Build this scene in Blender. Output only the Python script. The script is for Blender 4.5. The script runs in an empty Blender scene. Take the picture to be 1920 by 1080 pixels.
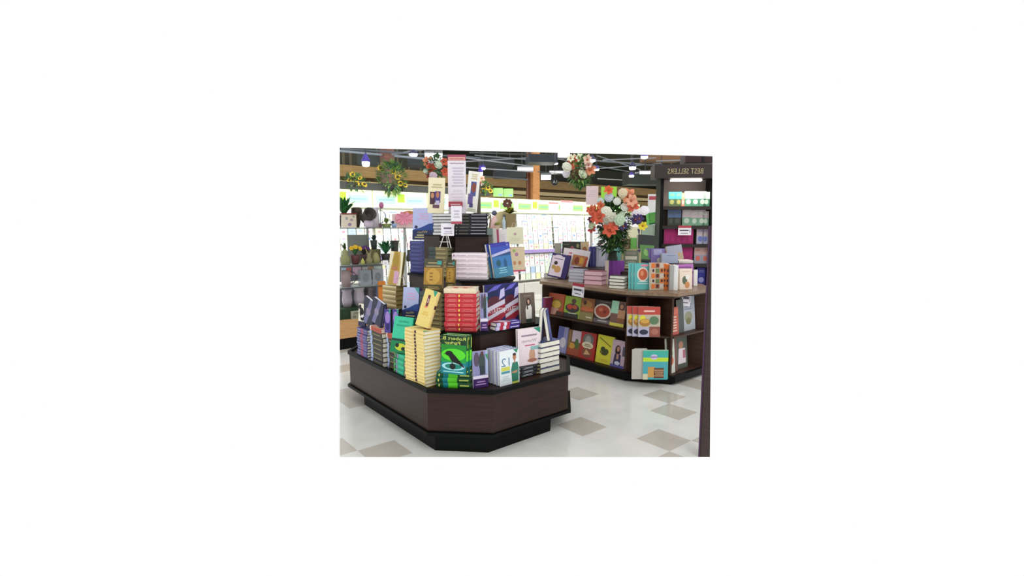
import bpy, math, random
from mathutils import Matrix, Vector
random.seed(7)
S = bpy.context.scene
COL = S.collection
# ------------------------------------------------------------------ camera, world, light, exposure
EYE = Vector((0, 0, 1.7)); FPX = 950.0
AZ = math.radians(39.5); TH = math.atan(115 / 950)
FW = Vector((math.sin(AZ) * math.cos(TH), math.cos(AZ) * math.cos(TH), -math.sin(TH)))
RT = Vector((math.cos(AZ), -math.sin(AZ), 0)); UP = RT.cross(FW)
cd = bpy.data.cameras.new('camera'); cam = bpy.data.objects.new('camera', cd); COL.objects.link(cam)
cd.sensor_width = 36; cd.lens = 36 * FPX / 1920; cd.clip_end = 200
cam.matrix_world = Matrix((( RT.x, UP.x, -FW.x, EYE.x), (RT.y, UP.y, -FW.y, EYE.y), (RT.z, UP.z, -FW.z, EYE.z), (0, 0, 0, 1)))
S.camera = cam
w = bpy.data.worlds.new('world'); S.world = w; w.use_nodes = True
w.node_tree.nodes['Background'].inputs[0].default_value = (1, 1, 1, 1)
w.node_tree.nodes['Background'].inputs[1].default_value = 1.0
S.view_settings.view_transform = 'Standard'; S.view_settings.look = 'None'
S.view_settings.exposure = 0.0; S.view_settings.gamma = 1; S.view_settings.use_curve_mapping = False

def area_light(name, loc, size, power, color=(1, 1, 1), rot=(0, 0, 0)):
    l = bpy.data.lights.new(name, 'AREA'); l.shape = 'RECTANGLE'; l.size, l.size_y = size
    l.energy = power; l.color = color
    o = bpy.data.objects.new(name, l); COL.objects.link(o); o.location = loc; o.rotation_euler = rot
    return o
sun = bpy.data.lights.new('store_flood', 'SUN'); sun.energy = 0.6; sun.angle = math.radians(25)
so = bpy.data.objects.new('store_flood', sun); COL.objects.link(so)
so.rotation_euler = (math.radians(38), math.radians(12), math.radians(-30))

# ------------------------------------------------------------------ measuring helpers
def ray(px, py): return FW + RT * ((px - 960) / FPX) + UP * ((540 - py) / FPX)
def G(px, py, z):
    d = ray(px, py); return EYE + d * ((z - EYE.z) / d.z)
def AX(px, py, x):
    d = ray(px, py); return EYE + d * (x / d.x)
def AY(px, py, y):
    d = ray(px, py); return EYE + d * (y / d.y)
def AD(px, py, dh):
    d = ray(px, py); return EYE + d * (dh / math.hypot(d.x, d.y))
def zat(px, py, p):
    d = ray(px, py); return EYE.z + d.z * math.hypot(p.x, p.y) / math.hypot(d.x, d.y)

# ------------------------------------------------------------------ materials
def lin(c): return c / 12.92 if c <= .04045 else ((c + .055) / 1.055) ** 2.4
def rgb(h):
    h = h.lstrip('#'); return tuple(lin(int(h[i:i + 2], 16) / 255) for i in (0, 2, 4)) + (1,)
MC = {}
def mat(h, rough=.5, emit=0, metal=0, alpha=1):
    if not isinstance(h, str): return h
    k = (h, rough, emit, metal, alpha)
    if k in MC: return MC[k]
    m = bpy.data.materials.new('m' + h.strip('#')); m.use_nodes = True; nt = m.node_tree
    b = nt.nodes['Principled BSDF']; b.inputs['Roughness'].default_value = rough
    b.inputs['Metallic'].default_value = metal; b.inputs['Specular IOR Level'].default_value = .35
    n = nt.nodes.new('ShaderNodeTexNoise'); n.inputs['Scale'].default_value = 70; n.inputs['Detail'].default_value = 3
    tc = nt.nodes.new('ShaderNodeTexCoord'); nt.links.new(tc.outputs['Object'], n.inputs['Vector'])
    mx = nt.nodes.new('ShaderNodeMixRGB'); mx.blend_type = 'MULTIPLY'; mx.inputs[0].default_value = .3
    mx.inputs[1].default_value = tuple(min(1, c_ / .87) for c_ in rgb(h)[:3]) + (1,); nt.links.new(n.outputs['Fac'], mx.inputs[2])
    nt.links.new(mx.outputs[0], b.inputs['Base Color'])
    if emit:
        b.inputs['Emission Color'].default_value = rgb(h); b.inputs['Emission Strength'].default_value = emit
    if alpha < 1: b.inputs['Alpha'].default_value = alpha
    MC[k] = m; return m
def wood(name, c1, c2, rough=.35, scale=(1, 1, 14), spec=.5):
    m = bpy.data.materials.new(name); m.use_nodes = True; nt = m.node_tree; b = nt.nodes['Principled BSDF']
    tc = nt.nodes.new('ShaderNodeTexCoord'); mp = nt.nodes.new('ShaderNodeMapping'); mp.inputs['Scale'].default_value = scale
    n = nt.nodes.new('ShaderNodeTexNoise'); n.inputs['Scale'].default_value = 6; n.inputs['Detail'].default_value = 6
    r = nt.nodes.new('ShaderNodeValToRGB'); r.color_ramp.elements[0].position = .3; r.color_ramp.elements[1].position = .7
    r.color_ramp.elements[0].color = rgb(c1); r.color_ramp.elements[1].color = rgb(c2)
    nt.links.new(tc.outputs['Object'], mp.inputs[0]); nt.links.new(mp.outputs[0], n.inputs['Vector'])
    nt.links.new(n.outputs['Fac'], r.inputs[0]); nt.links.new(r.outputs[0], b.inputs['Base Color'])
    b.inputs['Roughness'].default_value = rough; b.inputs['Specular IOR Level'].default_value = spec
    return m
DARKWOOD = wood('walnut_panel', '#251712', '#33211a', .42, (1, 1, 12), .22)
INNERWOOD = wood('inner_walnut', '#321f16', '#452c1f', .5, (1, 1, 12), .3)
EDGEWOOD = wood('counter_edge', '#6e5540', '#8e7458', .35, (8, 1, 1))
BLACK = mat('#0b0e0d', .5); BLACK.node_tree.nodes['Principled BSDF'].inputs['Specular IOR Level'].default_value = .1
TANWOOD = wood('maple_base', '#b98a55', '#cda26c', .4, (1, 1, 10))
glass = bpy.data.materials.new('shelf_glass'); glass.use_nodes = True
gb = glass.node_tree.nodes['Principled BSDF']; gb.inputs['Base Color'].default_value = rgb('#dfe8e6'); gb.inputs['Roughness'].default_value = .08
gb.inputs['Alpha'].default_value = .35
def lamp_mat(h, e): return mat(h, .5, e)

# ------------------------------------------------------------------ mesh building
class MB:
    def __init__(s): s.v = []; s.f = []; s.mi = []; s.mats = []
    def m(s, mm):
        mm = mat(mm)
        if mm not in s.mats: s.mats.append(mm)
        return s.mats.index(mm)
    def add(s, vs, fs, mm, M=None):
        o = len(s.v); i = s.m(mm)
        for v in vs: s.v.append(tuple(M @ Vector(v)) if M else tuple(v))
        for f in fs: s.f.append([o + k for k in f]); s.mi.append(i)
        return s
    def box(s, x0, y0, z0, x1, y1, z1, mm, M=None):
        return s.add([(x0, y0, z0), (x1, y0, z0), (x1, y1, z0), (x0, y1, z0), (x0, y0, z1), (x1, y0, z1), (x1, y1, z1), (x0, y1, z1)],
                     [(0, 3, 2, 1), (4, 5, 6, 7), (0, 1, 5, 4), (1, 2, 6, 5), (2, 3, 7, 6), (3, 0, 4, 7)], mm, M)
    def prism(s, poly, z0, z1, mm, M=None):
        n = len(poly)
        return s.add([(p[0], p[1], z0) for p in poly] + [(p[0], p[1], z1) for p in poly],
                     [tuple(range(n))[::-1], tuple(range(n, 2 * n))] + [(i, (i + 1) % n, n + (i + 1) % n, n + i) for i in range(n)], mm, M)
    def lathe(s, prof, mm, M=None, n=16):
        vs = [(r * math.cos(2 * math.pi * k / n), r * math.sin(2 * math.pi * k / n), z) for r, z in prof for k in range(n)]
        fs = [(j * n + k, j * n + (k + 1) % n, (j + 1) * n + (k + 1) % n, (j + 1) * n + k) for j in range(len(prof) - 1) for k in range(n)]
        fs += [tuple(range(n))[::-1], tuple(range((len(prof) - 1) * n, len(prof) * n))]
        return s.add(vs, fs, mm, M)
    def tube(s, pts, r, mm, n=6, M=None):
        pts = [Vector(p) for p in pts]; vs = []; fs = []
        for i, p in enumerate(pts):
            t = (pts[min(i + 1, len(pts) - 1)] - pts[max(i - 1, 0)]).normalized()
            a = t.orthogonal().normalized(); b = t.cross(a)
            rr = r[i] if isinstance(r, (list, tuple)) else r
            for k in range(n): vs.append(p + a * rr * math.cos(2 * math.pi * k / n) + b * rr * math.sin(2 * math.pi * k / n))
        for i in range(len(pts) - 1):
            for k in range(n): fs.append((i * n + k, i * n + (k + 1) % n, (i + 1) * n + (k + 1) % n, (i + 1) * n + k))
        fs += [tuple(range(n))[::-1], tuple(range((len(pts) - 1) * n, len(pts) * n))]
        return s.add(vs, fs, mm, M)
    def ball(s, c, r, mm, n=10, sq=(1, 1, 1), M=None):
        prof = [(max(1e-4, math.sin(math.pi * j / 6)), -math.cos(math.pi * j / 6)) for j in range(7)]
        T = Matrix.Translation(c) @ Matrix.Diagonal((r * sq[0], r * sq[1], r * sq[2], 1))
        if M: T = M @ T
        return s.lathe(prof, mm, T, n)
    def mesh(s, name):
        me = bpy.data.meshes.new(name); me.from_pydata(s.v, [], s.f)
        for mm in s.mats: me.materials.append(mm)
        for p, i in zip(me.polygons, s.mi): p.material_index = i
        me.update(); return me
    def build(s, name, parent=None, smooth=False, **kw):
        me = s.mesh(name); o = bpy.data.objects.new(name, me); COL.objects.link(o)
        if smooth:
            for p in me.polygons: p.use_smooth = True
        if parent:
            o.parent = parent; o.matrix_parent_inverse = parent.matrix_world.inverted() if parent.get('_w') is None else Matrix()
        for k, v in kw.items(): o[k] = v
        return o
def T(x, y=0, z=0): return Matrix.Translation((x, y, z) if not isinstance(x, Vector) else x)
def RZ(a): return Matrix.Rotation(math.radians(a), 4, 'Z')
def RX(a): return Matrix.Rotation(math.radians(a), 4, 'X')
def RY(a): return Matrix.Rotation(math.radians(a), 4, 'Y')
def thing(name, label, cat, M=None, group=None):
    o = bpy.data.objects.new(name, None); COL.objects.link(o); o.empty_display_size = .05
    o.matrix_world = M if M is not None else Matrix()
    o['label'] = label; o['category'] = cat
    if group: o['group'] = group
    return o
def part(name, mb, parent, label=None, smooth=False):     # mesh given in the parent's own coordinates
    me = mb if isinstance(mb, bpy.types.Mesh) else mb.mesh(name)
    o = bpy.data.objects.new(name, me); COL.objects.link(o); o.parent = parent
    if smooth:
        for p in me.polygons: p.use_smooth = True
    if label: o['label'] = label
    return o
def single(name, mb, label, cat, M=None, group=None, smooth=False, kind=None):
    o = part(name, mb, None, None, smooth)
    if M is not None: o.matrix_world = M
    o['label'] = label; o['category'] = cat
    if group: o['group'] = group
    if kind: o['kind'] = kind
    return o
def struct(name, mb, smooth=False):
    o = part(name, mb, None, None, smooth); o['kind'] = 'structure'; return o
TC = {}
def glyphs(txt):                                             # lettering is reversed in this place
    if txt not in TC:
        c = bpy.data.curves.new('lettering', 'FONT'); c.body = txt; c.align_x = 'CENTER'; c.size = 1; c.resolution_u = 2
        o = bpy.data.objects.new('lettering', c); me = bpy.data.meshes.new_from_object(o)
        vs = [(-v.co.x, v.co.y) for v in me.vertices]; fs = [tuple(p.vertices) for p in me.polygons]
        xs = [v[0] for v in vs]; ys = [v[1] for v in vs]
        cx = (min(xs) + max(xs)) / 2; y0 = min(ys); hh = max(ys) - y0; ww = max(xs) - min(xs)
        TC[txt] = ([((x - cx) / hh, (y - y0) / hh) for x, y in vs], fs, ww / hh)
        bpy.data.objects.remove(o); bpy.data.meshes.remove(me); bpy.data.curves.remove(c)
    return TC[txt]
def art(mb, prims, fn, eps=.0004, sub=0):
    """prims in unit coordinates; fn(u, v, d) gives the point at height d over the face"""
    for i, p in enumerate(prims):
        d = eps * (i * .35 + 1); k = p[0]; c = p[-1]
        if k == 'r':
            _, a, b, e, f, _c = p; pts = [(a, b), (e, b), (e, f), (a, f)]
            if sub:
                for j in range(sub):
                    v0, v1 = b + (f - b) * j / sub, b + (f - b) * (j + 1) / sub
                    mb.add([fn(a, v0, d), fn(e, v0, d), fn(e, v1, d), fn(a, v1, d)], [(0, 1, 2, 3)], c)
                continue
        elif k == 'e':
            _, cu, cv, ru, rv, _c = p; pts = [(cu + ru * math.cos(t * math.pi / 8), cv + rv * math.sin(t * math.pi / 8)) for t in range(16)]
        elif k == 'p': pts = p[1]
        elif k == 't':
            _, txt, cu, v0, hh, ww, _c = p; vs, fs, asp = glyphs(txt)
            mb.add([fn(cu + x / asp * ww, v0 + y * hh, d) for x, y in vs], fs, c); continue
        elif k == 'l':                                       # lines of small print
            _, a, b, e, f, n, _c = p
            for j in range(n):
                vv = b + (f - b) * (j + .25) / n; vh = (f - b) / n * .45; ind = ((j * 37) % 10) / 10 * (e - a) * .2
                mb.add([fn(a + ind, vv, d), fn(e - ind * .6, vv, d), fn(e - ind * .6, vv + vh, d), fn(a + ind, vv + vh, d)], [(0, 1, 2, 3)], c)
            continue
        if sub and k == 'e':
            mb.add([fn(u, v, d) for u, v in pts] + [fn(p[1], p[2], d)], [(i_, (i_ + 1) % 16, 16) for i_ in range(16)], c); continue
        mb.add([fn(u, v, d) for u, v in pts], [tuple(range(len(pts)))], c)

# ------------------------------------------------------------------ books
class K:
    def __init__(s, cover, spine=None, pages='#e9e6d2', a=(), sa=(), hard=True, cat='book', name=None):
        s.cover = cover; s.spine = spine or cover; s.pages = pages; s.a = a; s.sa = sa; s.hard = hard; s.c = {}
        s.name = name or ('hardback_book' if hard else 'paperback_book'); s.cat = cat
    def meshes(s, h, w, t):
        k = (round(h, 3), round(w, 3), round(t, 4))
        if k in s.c: return s.c[k]
        b = .003 if s.hard else .0008; ov = .004 if s.hard else .0003
        c = MB(); H = h / 2
        c.box(-H, .0, 0, H, w, b, s.cover); c.box(-H, .0, t - b, H, w, t, s.cover)
        if s.hard:                                            # rounded spine
            n = 5; prof = [(-.004 * math.sin(math.pi * i / n), t * i / n) for i in range(n + 1)]
            vs = [(x, y, z) for x in (-H, H) for y, z in prof] + [(x, .003, z) for x in (-H, H) for z in (0, t)]
            fs = [(i, i + 1, n + 2 + i, n + 1 + i) for i in range(n)]
            q = 2 * (n + 1); fs += [tuple(range(n + 1)) + (q + 1, q), tuple(range(n + 1, 2 * n + 2))[::-1] + (q + 2, q + 3)]
            c.add(vs, fs, s.spine)
            sy = lambda z: -.0005 - .004 * math.sin(math.pi * min(1, max(0, z / t)))
        else:
            c.box(-H, -.0006, 0, H, .001, t, s.spine); sy = lambda z: -.0008
        art(c, s.a, lambda u, v, d: (v * h - H, w * (1 - u), t + d))
        # spine art: u along the length (viewer's left to right when lying), v up the thickness
        art(c, s.sa, lambda u, v, d: (u * h - H, sy(v * t) - d, v * t), sub=4 if s.hard else 0)
        p = MB(); p.box(-H + ov, .003, b, H - ov, w - ov, t - b, s.pages)
        s.c[k] = (c.mesh('cover'), p.mesh('page_block')); return s.c[k]
NB = [0]
def put(kind, h, w, t, M, label, group=None):
    cm, pm = kind.meshes(h, w, t)
    o = thing(kind.name, label, kind.cat, M, group)
    part('cover', cm, o); part('page_block', pm, o); NB[0] += 1
    return o
STAND = Matrix(((0, -1, 0, 0), (0, 0, -1, 0), (1, 0, 0, 0), (0, 0, 0, 1)))
def standM(p, yaw, h, w, t, lean=0, roll=0):
    return T(p) @ RZ(yaw) @ T(0, 0, max(0, t * math.sin(math.radians(lean))) + abs(math.sin(math.radians(roll))) * w / 2) @ RX(-lean) @ RY(roll) @ T(w / 2, t, h / 2) @ STAND
LEFT, CH, FRONT, BC, FACE = -90, -45, 0, -45, -38
def cosf(yaw, p):
    n = Vector((math.sin(math.radians(yaw)), -math.cos(math.radians(yaw)))); d = Vector((p.x, p.y)).normalized()
    return max(.25, abs(n.dot(d)))
ORD = ['bottom', 'second', 'third', 'fourth', 'fifth', 'sixth', 'seventh', 'eighth', 'ninth', 'tenth', 'eleventh', 'twelfth', 'thirteenth', 'fourteenth', 'fifteenth', 'sixteenth', 'seventeenth', 'eighteenth', 'nineteenth', 'twentieth']
ORD1 = ['first'] + ORD[1:]
def stack(x0, x1, y0, y1, z, yaw, n, kind, desc, group, mode='spine', w=.165, L=None, jit=.006, top=None):
    p = G((x0 + x1) / 2, y1, z); cf = cosf(yaw, p); D = math.hypot(p.x, p.y)
    span = (x1 - x0) * D / 957 / cf; H = zat((x0 + x1) / 2, y0, p) - z; t = H / n
    inn = RZ(yaw) @ Vector((0, 1, 0))
    for i in range(n):
        k = top if (top and i == n - 1) else kind
        q = p + Vector((random.uniform(-jit, jit), random.uniform(-jit, jit), i * t)); a = random.uniform(-1.5, 1.5)
        if mode == 'spine': M = T(q) @ RZ(yaw + a); h, ww = L or span, w
        elif mode == 'fore': h, ww = L or span, w; M = T(q + inn * ww) @ RZ(yaw + 180 + a)
        else: h, ww = L or .235, span; M = T(q) @ RZ(yaw + (90 if mode == 'end' else -90) + a) @ T((-1 if mode == 'end' else 1) * -h / 2 * -1 if False else (h / 2 if mode == 'end' else -h / 2), -ww / 2, 0)
        pos = 'topmost' if i == n - 1 else ('bottom one' if i == 0 else ORD[i] + ' from the bottom')
        put(k, h, ww, t * .985, M, f'{desc}, {pos}', group)
    return p, H
def front(x0, x1, y0, y1, z, yaw, kind, label, t=.025, lean=8, roll=0, group=None, P=None, dup=0, dx=0, dd=None):
    p = P if P is not None else G((x0 + x1) / 2, y1, z); cf = cosf(yaw, p); D = math.hypot(p.x, p.y)
    ww = (x1 - x0) * D / 957 / cf; H = (zat((x0 + x1) / 2, y0, p) - p.z) / max(.6, math.cos(math.radians(lean)))
    H = H / (1 + .06 * math.sin(math.radians(lean)))
    R = RZ(yaw)
    for i in range(dup + 1):
        q = p + R @ Vector((dx * i, (dd if dd is not None else t * 1.04) * i, 0))
        lb = label if dup == 0 else label + (', front one' if i == 0 else f', {ORD[i]} from the front')
        put(kind, H, ww, t, standM(q, yaw, H, ww, t, lean, roll), lb, group or (None if dup == 0 else 'copies standing behind one another'))
def row(x0, x1, y0, y1, z, yaw, kinds, label, group, w=.16, roll=0):
    n = len(kinds); p0 = G(x0, y1, z); pc = G((x0 + x1) / 2, y1, z); cf = cosf(yaw, pc); D = math.hypot(pc.x, pc.y)
    span = (x1 - x0) * D / 957 / cf; t = span / n; H = zat((x0 + x1) / 2, y0, pc) - z; R = RZ(yaw)
    for i, k in enumerate(kinds):                             # spine towards the aisle
        q = pc + R @ Vector((-span / 2 + (i) * t, 0, 0)); hh = H * random.uniform(.96, 1)
        M = T(q) @ RZ(yaw) @ RZ(-90) @ T(-w / 2, 0, 0) @ T(w / 2, t * .97, hh / 2) @ STAND
        M = T(q) @ RZ(yaw) @ Matrix(((0, 0, -1, t * .97), (0, 1, 0, 0), (1, 0, 0, hh / 2), (0, 0, 0, 1)))
        put(k, hh, w, t * .97, M, f'{label}, {ORD1[i]} from the left', group)

W_, KK = '#f0eee6', '#1a1a1f'
crow = K('#1d8a2c', '#0f4d2a', a=[('r', 0, 0, 1, .3, '#0f7f87'), ('r', 0, .3, 1, .42, '#159a3f'), ('e', .5, .5, .48, .16, '#57d829'), ('r', 0, .76, 1, 1, '#0d3a1c'),
    ('t', 'Robert B.', .5, .88, .085, .95, '#d8e86a'), ('t', 'Parker', .45, .765, .085, .62, '#d8e86a'),
    ('e', .5, .2, .46, .1, '#a6dfe6'), ('e', .5, .2, .34, .07, '#15806f'), ('e', .47, .2, .12, .08, '#0b1512'),
    ('p', [(.1, .5), (.2, .55), (.3, .6), (.42, .58), (.6, .46), (.78, .33), (.95, .2), (.9, .19), (.7, .27), (.52, .3), (.4, .36), (.3, .48), (.22, .52)], '#0b120e'), ('e', .33, .53, .15, .07, '#0b120e'),
    ('r', .44, .26, .47, .36, '#0b120e'), ('l', .1, .03, .9, .09, 1, '#9fe3e0')],
    sa=[('r', .2, 0, .45, 1, '#0f7f87'), ('r', .35, 0, .62, 1, '#5fdc2c'), ('l', .68, .25, .95, .8, 1, '#d8e86a'), ('e', .08, .5, .02, .3, '#d8e86a')])
cream = K('#dfc66e', '#ecd58a', a=[('r', 0, 0, 1, 1, '#e5cf7c'), ('r', .35, .55, .55, .86, '#6a2f3e'), ('l', .4, .58, .5, .84, 1, '#c9a2a0'), ('r', .3, .5, .52, .55, '#e28a68'), ('p', [(.62, 1), (.98, 1), (.86, .84)], '#2f9a86'), ('l', .25, .3, .75, .42, 2, '#e0b64e')],
    sa=[('r', .52, .12, .62, .88, '#4a2230'), ('r', .2, .3, .4, .7, '#f4e6b4'), ('l', .1, .2, .46, .5, 1, '#e2a94e')])
red = K('#c32c36', '#c73440', a=[('r', .1, .1, .9, .9, '#cf4a3c')], sa=[('l', .07, .2, .38, .8, 2, '#e58a80'), ('e', .46, .5, .025, .3, '#f0d060'), ('l', .54, .2, .92, .8, 2, '#e07a70')])
redtop = K('#d8d6c4', '#e6d8b8', a=[('r', 0, 0, 1, 1, '#e0d4ba'), ('r', .3, .15, .55, .85, '#e0764a'), ('l', .6, .2, .85, .8, 2, '#b5532e')])
pinkst = K('#e9dfe4', '#efe3e8', a=[('r', 0, 0, 1, 1, '#efe6ec')], sa=[('e', .06, .5, .02, .28, '#8a6f80'), ('l', .12, .3, .4, .7, 1, '#cdb9c4'), ('l', .46, .35, .92, .65, 1, '#dccdd6')])
blackst = K('#17161c', '#1a1a20', sa=[('e', .06, .5, .015, .2, '#9a9a9a'), ('l', .14, .3, .42, .7, 1, '#6d6a55'), ('l', .5, .32, .95, .72, 1, '#a5a5b8')])
greypg = K('#3a3a46', '#3a3a46', pages='#d9d9d6')
bluest = K('#3f4077', '#3c3f78', a=[('r', 0, 0, 1, .5, '#6f86b8')], sa=[('l', .08, .35, .6, .7, 1, '#5b5f9c'), ('r', .75, .25, .82, .75, '#23254c')])
water = K('#aab6e0', '#39477e', a=[('r', 0, .0, 1, .3, '#27305a'), ('r', 0, .3, 1, 1, '#b6bfe6'), ('p', [(0, .3), (1, .3), (1, .52), (.8, .5), (.4, .38), (.1, .33)], '#2d4a92'), ('e', .18, .4, .08, .05, '#2a2f52'), ('t', 'When', .5, .2, .08, .5, '#b9a96a'), ('l', .12, .04, .88, .18, 2, '#c9bd88'), ('l', .25, .62, .8, .85, 3, '#d4a9cc'), ('p', [(.7, 1), (1, 1), (1, .8)], '#4f9a96')],
    sa=[('l', .1, .3, .9, .7, 1, '#8fa0d0')])
goldold = K('#6f5530', '#6b5a34', a=[('r', .0, 0, 1, .2, '#4c4524'), ('r', 0, .2, 1, .72, '#a57f35'), ('e', .5, .45, .38, .25, '#c29a45'), ('r', 0, .75, 1, 1, '#4b4a38'), ('l', .1, .72, .9, .92, 2, '#9a8f6a'), ('l', .12, .05, .88, .15, 2, '#b7a25c'), ('r', .72, .82, .95, .93, '#3f9a90'), ('l', .3, .3, .5, .6, 3, '#8a672c')],
    sa=[('l', .1, .2, .9, .8, 1, '#a98c50')])
olivest = K('#3b3a2e', '#807650', pages='#8c8868', sa=[('r', 0, 0, .35, 1, '#3f4a4a'), ('l', .4, .25, .9, .75, 1, '#b5a878')])
goldbar = K('#8a7a48', '#c2ab78', pages='#b09a60', sa=[('r', .02, .1, .98, .5, '#a89060'), ('r', .0, .8, 1, 1, '#e2d3a6')])
pinkgold = K('#c2a24f', '#77682f', a=[('r', 0, 0, 1, 1, '#e8dfc0'), ('p', [(.3, 1), (.75, 1), (.9, .45), (.7, 0), (.0, 0), (.1, .25)], '#bd9a48'), ('r', .45, .05, .8, .42, '#d8a9c4'), ('e', .5, .7, .2, .28, '#a88a35'), ('r', .85, 0, 1, 1, '#efeac8'), ('e', .45, .5, .25, .06, '#b77a52')])
ocean = K('#33507f', '#5a4f9a', a=[('r', 0, .0, 1, .3, '#4a88a4'), ('r', 0, .3, 1, .62, '#3f78b0'), ('p', [(0, .62), (1, .72), (1, .82), (0, .7)], '#b9b9dc'), ('r', 0, .8, 1, 1, '#3a3fa0'), ('p', [(0, .69), (1, .81), (1, .9), (0, .9)], '#3c53b0'), ('e', .3, .42, .12, .1, '#2f5a6a'), ('e', .65, .38, .08, .16, '#2b5a80'), ('l', .25, .1, .7, .3, 3, '#8cc4d8'), ('r', .82, .9, .92, .95, '#8a8ad0')])
flag = K('#201d54', '#3b2a80', a=[('r', 0, 0, 1, 1, '#212468'), ('e', .35, .75, .3, .22, '#1c2350'), ('e', .5, .5, .45, .2, '#5a2336'), ('p', [(0, .3), (1, .5), (1, .62), (0, .4)], '#d8d0e2'), ('p', [(0, .18), (1, .4), (1, .5), (0, .3)], '#a3283c'), ('p', [(0, .08), (1, .32), (1, .4), (0, .18)], '#d8d4e4'), ('p', [(0, 0), (.5, 0), (1, .2), (1, .32), (0, .08)], '#a8283e'),
    ('p', [(.7, .6), (1, .7), (1, .9), (.8, .85)], '#c9c2ec'), ('p', [(.1, .8), (.5, .95), (.9, 1), (.6, .86)], '#6a64c8'), ('t', 'BETRAYAL', .5, .28, .12, .96, '#efe9f0')],
    sa=[('r', 0, 0, .15, 1, '#c6bfe0'), ('r', .15, 0, .3, 1, '#b02a40'), ('r', .3, 0, .42, 1, '#ddd6e8'), ('r', .42, 0, .55, 1, '#a8283e'), ('l', .6, .25, .95, .75, 1, '#d8d0ee')])
womanbk = K('#5d5247', '#4b4540', pages='#e6e0d0', a=[('r', 0, 0, 1, 1, '#63574c'), ('p', [(.35, .12), (.75, .12), (.78, .5), (.68, .62), (.42, .62), (.33, .45)], '#e6e2da'), ('e', .55, .7, .15, .13, '#2e1c18'), ('e', .55, .7, .08, .08, '#c69a84'), ('r', .42, .45, .5, .7, '#33201b'), ('r', .35, .02, .75, .14, '#2c3a32'), ('l', .25, .88, .75, .93, 1, '#8f8478')])
vamp = K('#3a2f66', '#e9e4f2', pages='#e6e2ee', hard=False, a=[('r', 0, .28, 1, 1, '#8c8cb8'), ('e', .25, .78, .18, .2, '#5a4c60'), ('e', .6, .7, .22, .26, '#3c4a48'), ('e', .62, .92, .1, .07, '#5a3a36'), ('r', .45, .35, .8, .6, '#2f3b42'), ('r', .85, .35, 1, 1, '#a8b6dc'), ('r', 0, .25, 1, .33, '#e4def0'), ('r', 0, 0, 1, .25, '#3b1f5e'), ('l', .15, .06, .85, .2, 2, '#b58fc8'), ('p', [(.8, .9), (1, .9), (1, .72)], '#3f8f70')])
twelve = K('#8a8cc0', '#9fb6cc', pages='#f2f2f5', name='paperback_book', a=[('r', 0, 0, 1, 1, '#e6eef0'), ('t', '12', .3, .55, .24, .42, '#5f86a4'), ('r', .08, .42, .52, .53, '#d2d45a'), ('r', .08, .34, .52, .41, '#4f9aa6'), ('l', .12, .12, .48, .28, 3, '#c3d2da'),
    ('p', [(.62, .05), (.95, .05), (.97, .45), (.92, .62), (.66, .62), (.58, .42)], '#2f7a62'), ('e', .76, .78, .09, .1, '#b97a5c'), ('e', .76, .85, .09, .04, '#3a2a22'), ('p', [(.6, .32), (.85, .3), (.92, .38), (.66, .36)], '#c08a68'), ('r', .74, .6, .8, .7, '#b97a5c'), ('r', .62, 0, .95, .06, '#c4c850'), ('p', [(.7, 1), (.95, 1), (.88, .88)], '#2f8a66')],
    sa=[('l', .1, .3, .9, .7, 1, '#4f6f98')])
purplepb = K('#6a5aa8', '#5a4a9a', pages='#f0eef4', hard=False)
pinkbook = K('#ead9de', '#d9c9ce', a=[('r', 0, 0, 1, 1, '#ecdde1'), ('l', .15, .76, .85, .86, 1, '#8f8290'), ('t', 'Women', .5, .62, .09, .66, '#8f8290'), ('l', .3, .5, .75, .58, 1, '#c46a80'), ('p', [(.68, 1), (1, 1), (1, .84)], '#2f8f76'), ('e', .62, .25, .14, .2, '#c89c80'), ('r', .55, .4, .95, .5, '#8fbab8'), ('e', .62, .12, .22, .05, '#a86e58')])
greenbk = K('#21b584', '#2bb98a', a=[('r', 0, .4, 1, 1, '#3cc298'), ('l', .15, .7, .85, .92, 2, '#2aa07c'), ('r', 0, .32, 1, .38, '#1b3a36'), ('r', 0, 0, 1, .32, '#12804e'), ('e', .55, .16, .3, .1, '#c4cf3a'), ('e', .35, .2, .1, .06, '#15211c'), ('e', .7, .12, .12, .05, '#1b2c22')],
    sa=[('r', 0, 0, .12, 1, '#4aa04a'), ('r', .22, .1, .42, .9, '#7b7f95'), ('r', .12, .15, .2, .85, '#16251e'), ('r', .48, .15, .98, .5, '#22a27c')])
treebk = K('#37372c', '#35362b', a=[('r', 0, 0, 1, 1, '#39305e'), ('r', .3, .2, .7, .8, '#5c4ca6')], sa=[('r', 0, 0, .18, 1, '#9fb2d6'), ('l', .25, .3, .95, .7, 1, '#8a7f50')])
orangebk = K('#b54c34', '#b24a32', pages='#e8d5c8', a=[('r', 0, 0, 1, 1, '#d9b3a0')], sa=[('r', 0, 0, .12, 1, '#e6d0c8'), ('l', .25, .4, .9, .6, 1, '#8f3a28')])
purpst = K('#4a4a80', '#5b5b8e', a=[('r', 0, 0, 1, 1, '#30305a')], sa=[('r', .38, 0, .62, 1, '#a34f72'), ('l', .05, .3, .34, .7, 1, '#a9aed2'), ('l', .66, .3, .95, .7, 1, '#8a7fb8')])
darkblue = K('#1b1d33', '#23253f', pages='#e0e0e6', a=[('r', 0, 0, 1, 1, '#20223c'), ('p', [(.2, 0), (.5, 0), (.8, 1), (.5, 1)], '#6c6c96'), ('e', .5, .5, .2, .15, '#8a7f9c')], sa=[('l', .1, .3, .9, .7, 1, '#6c6c96')])
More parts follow.
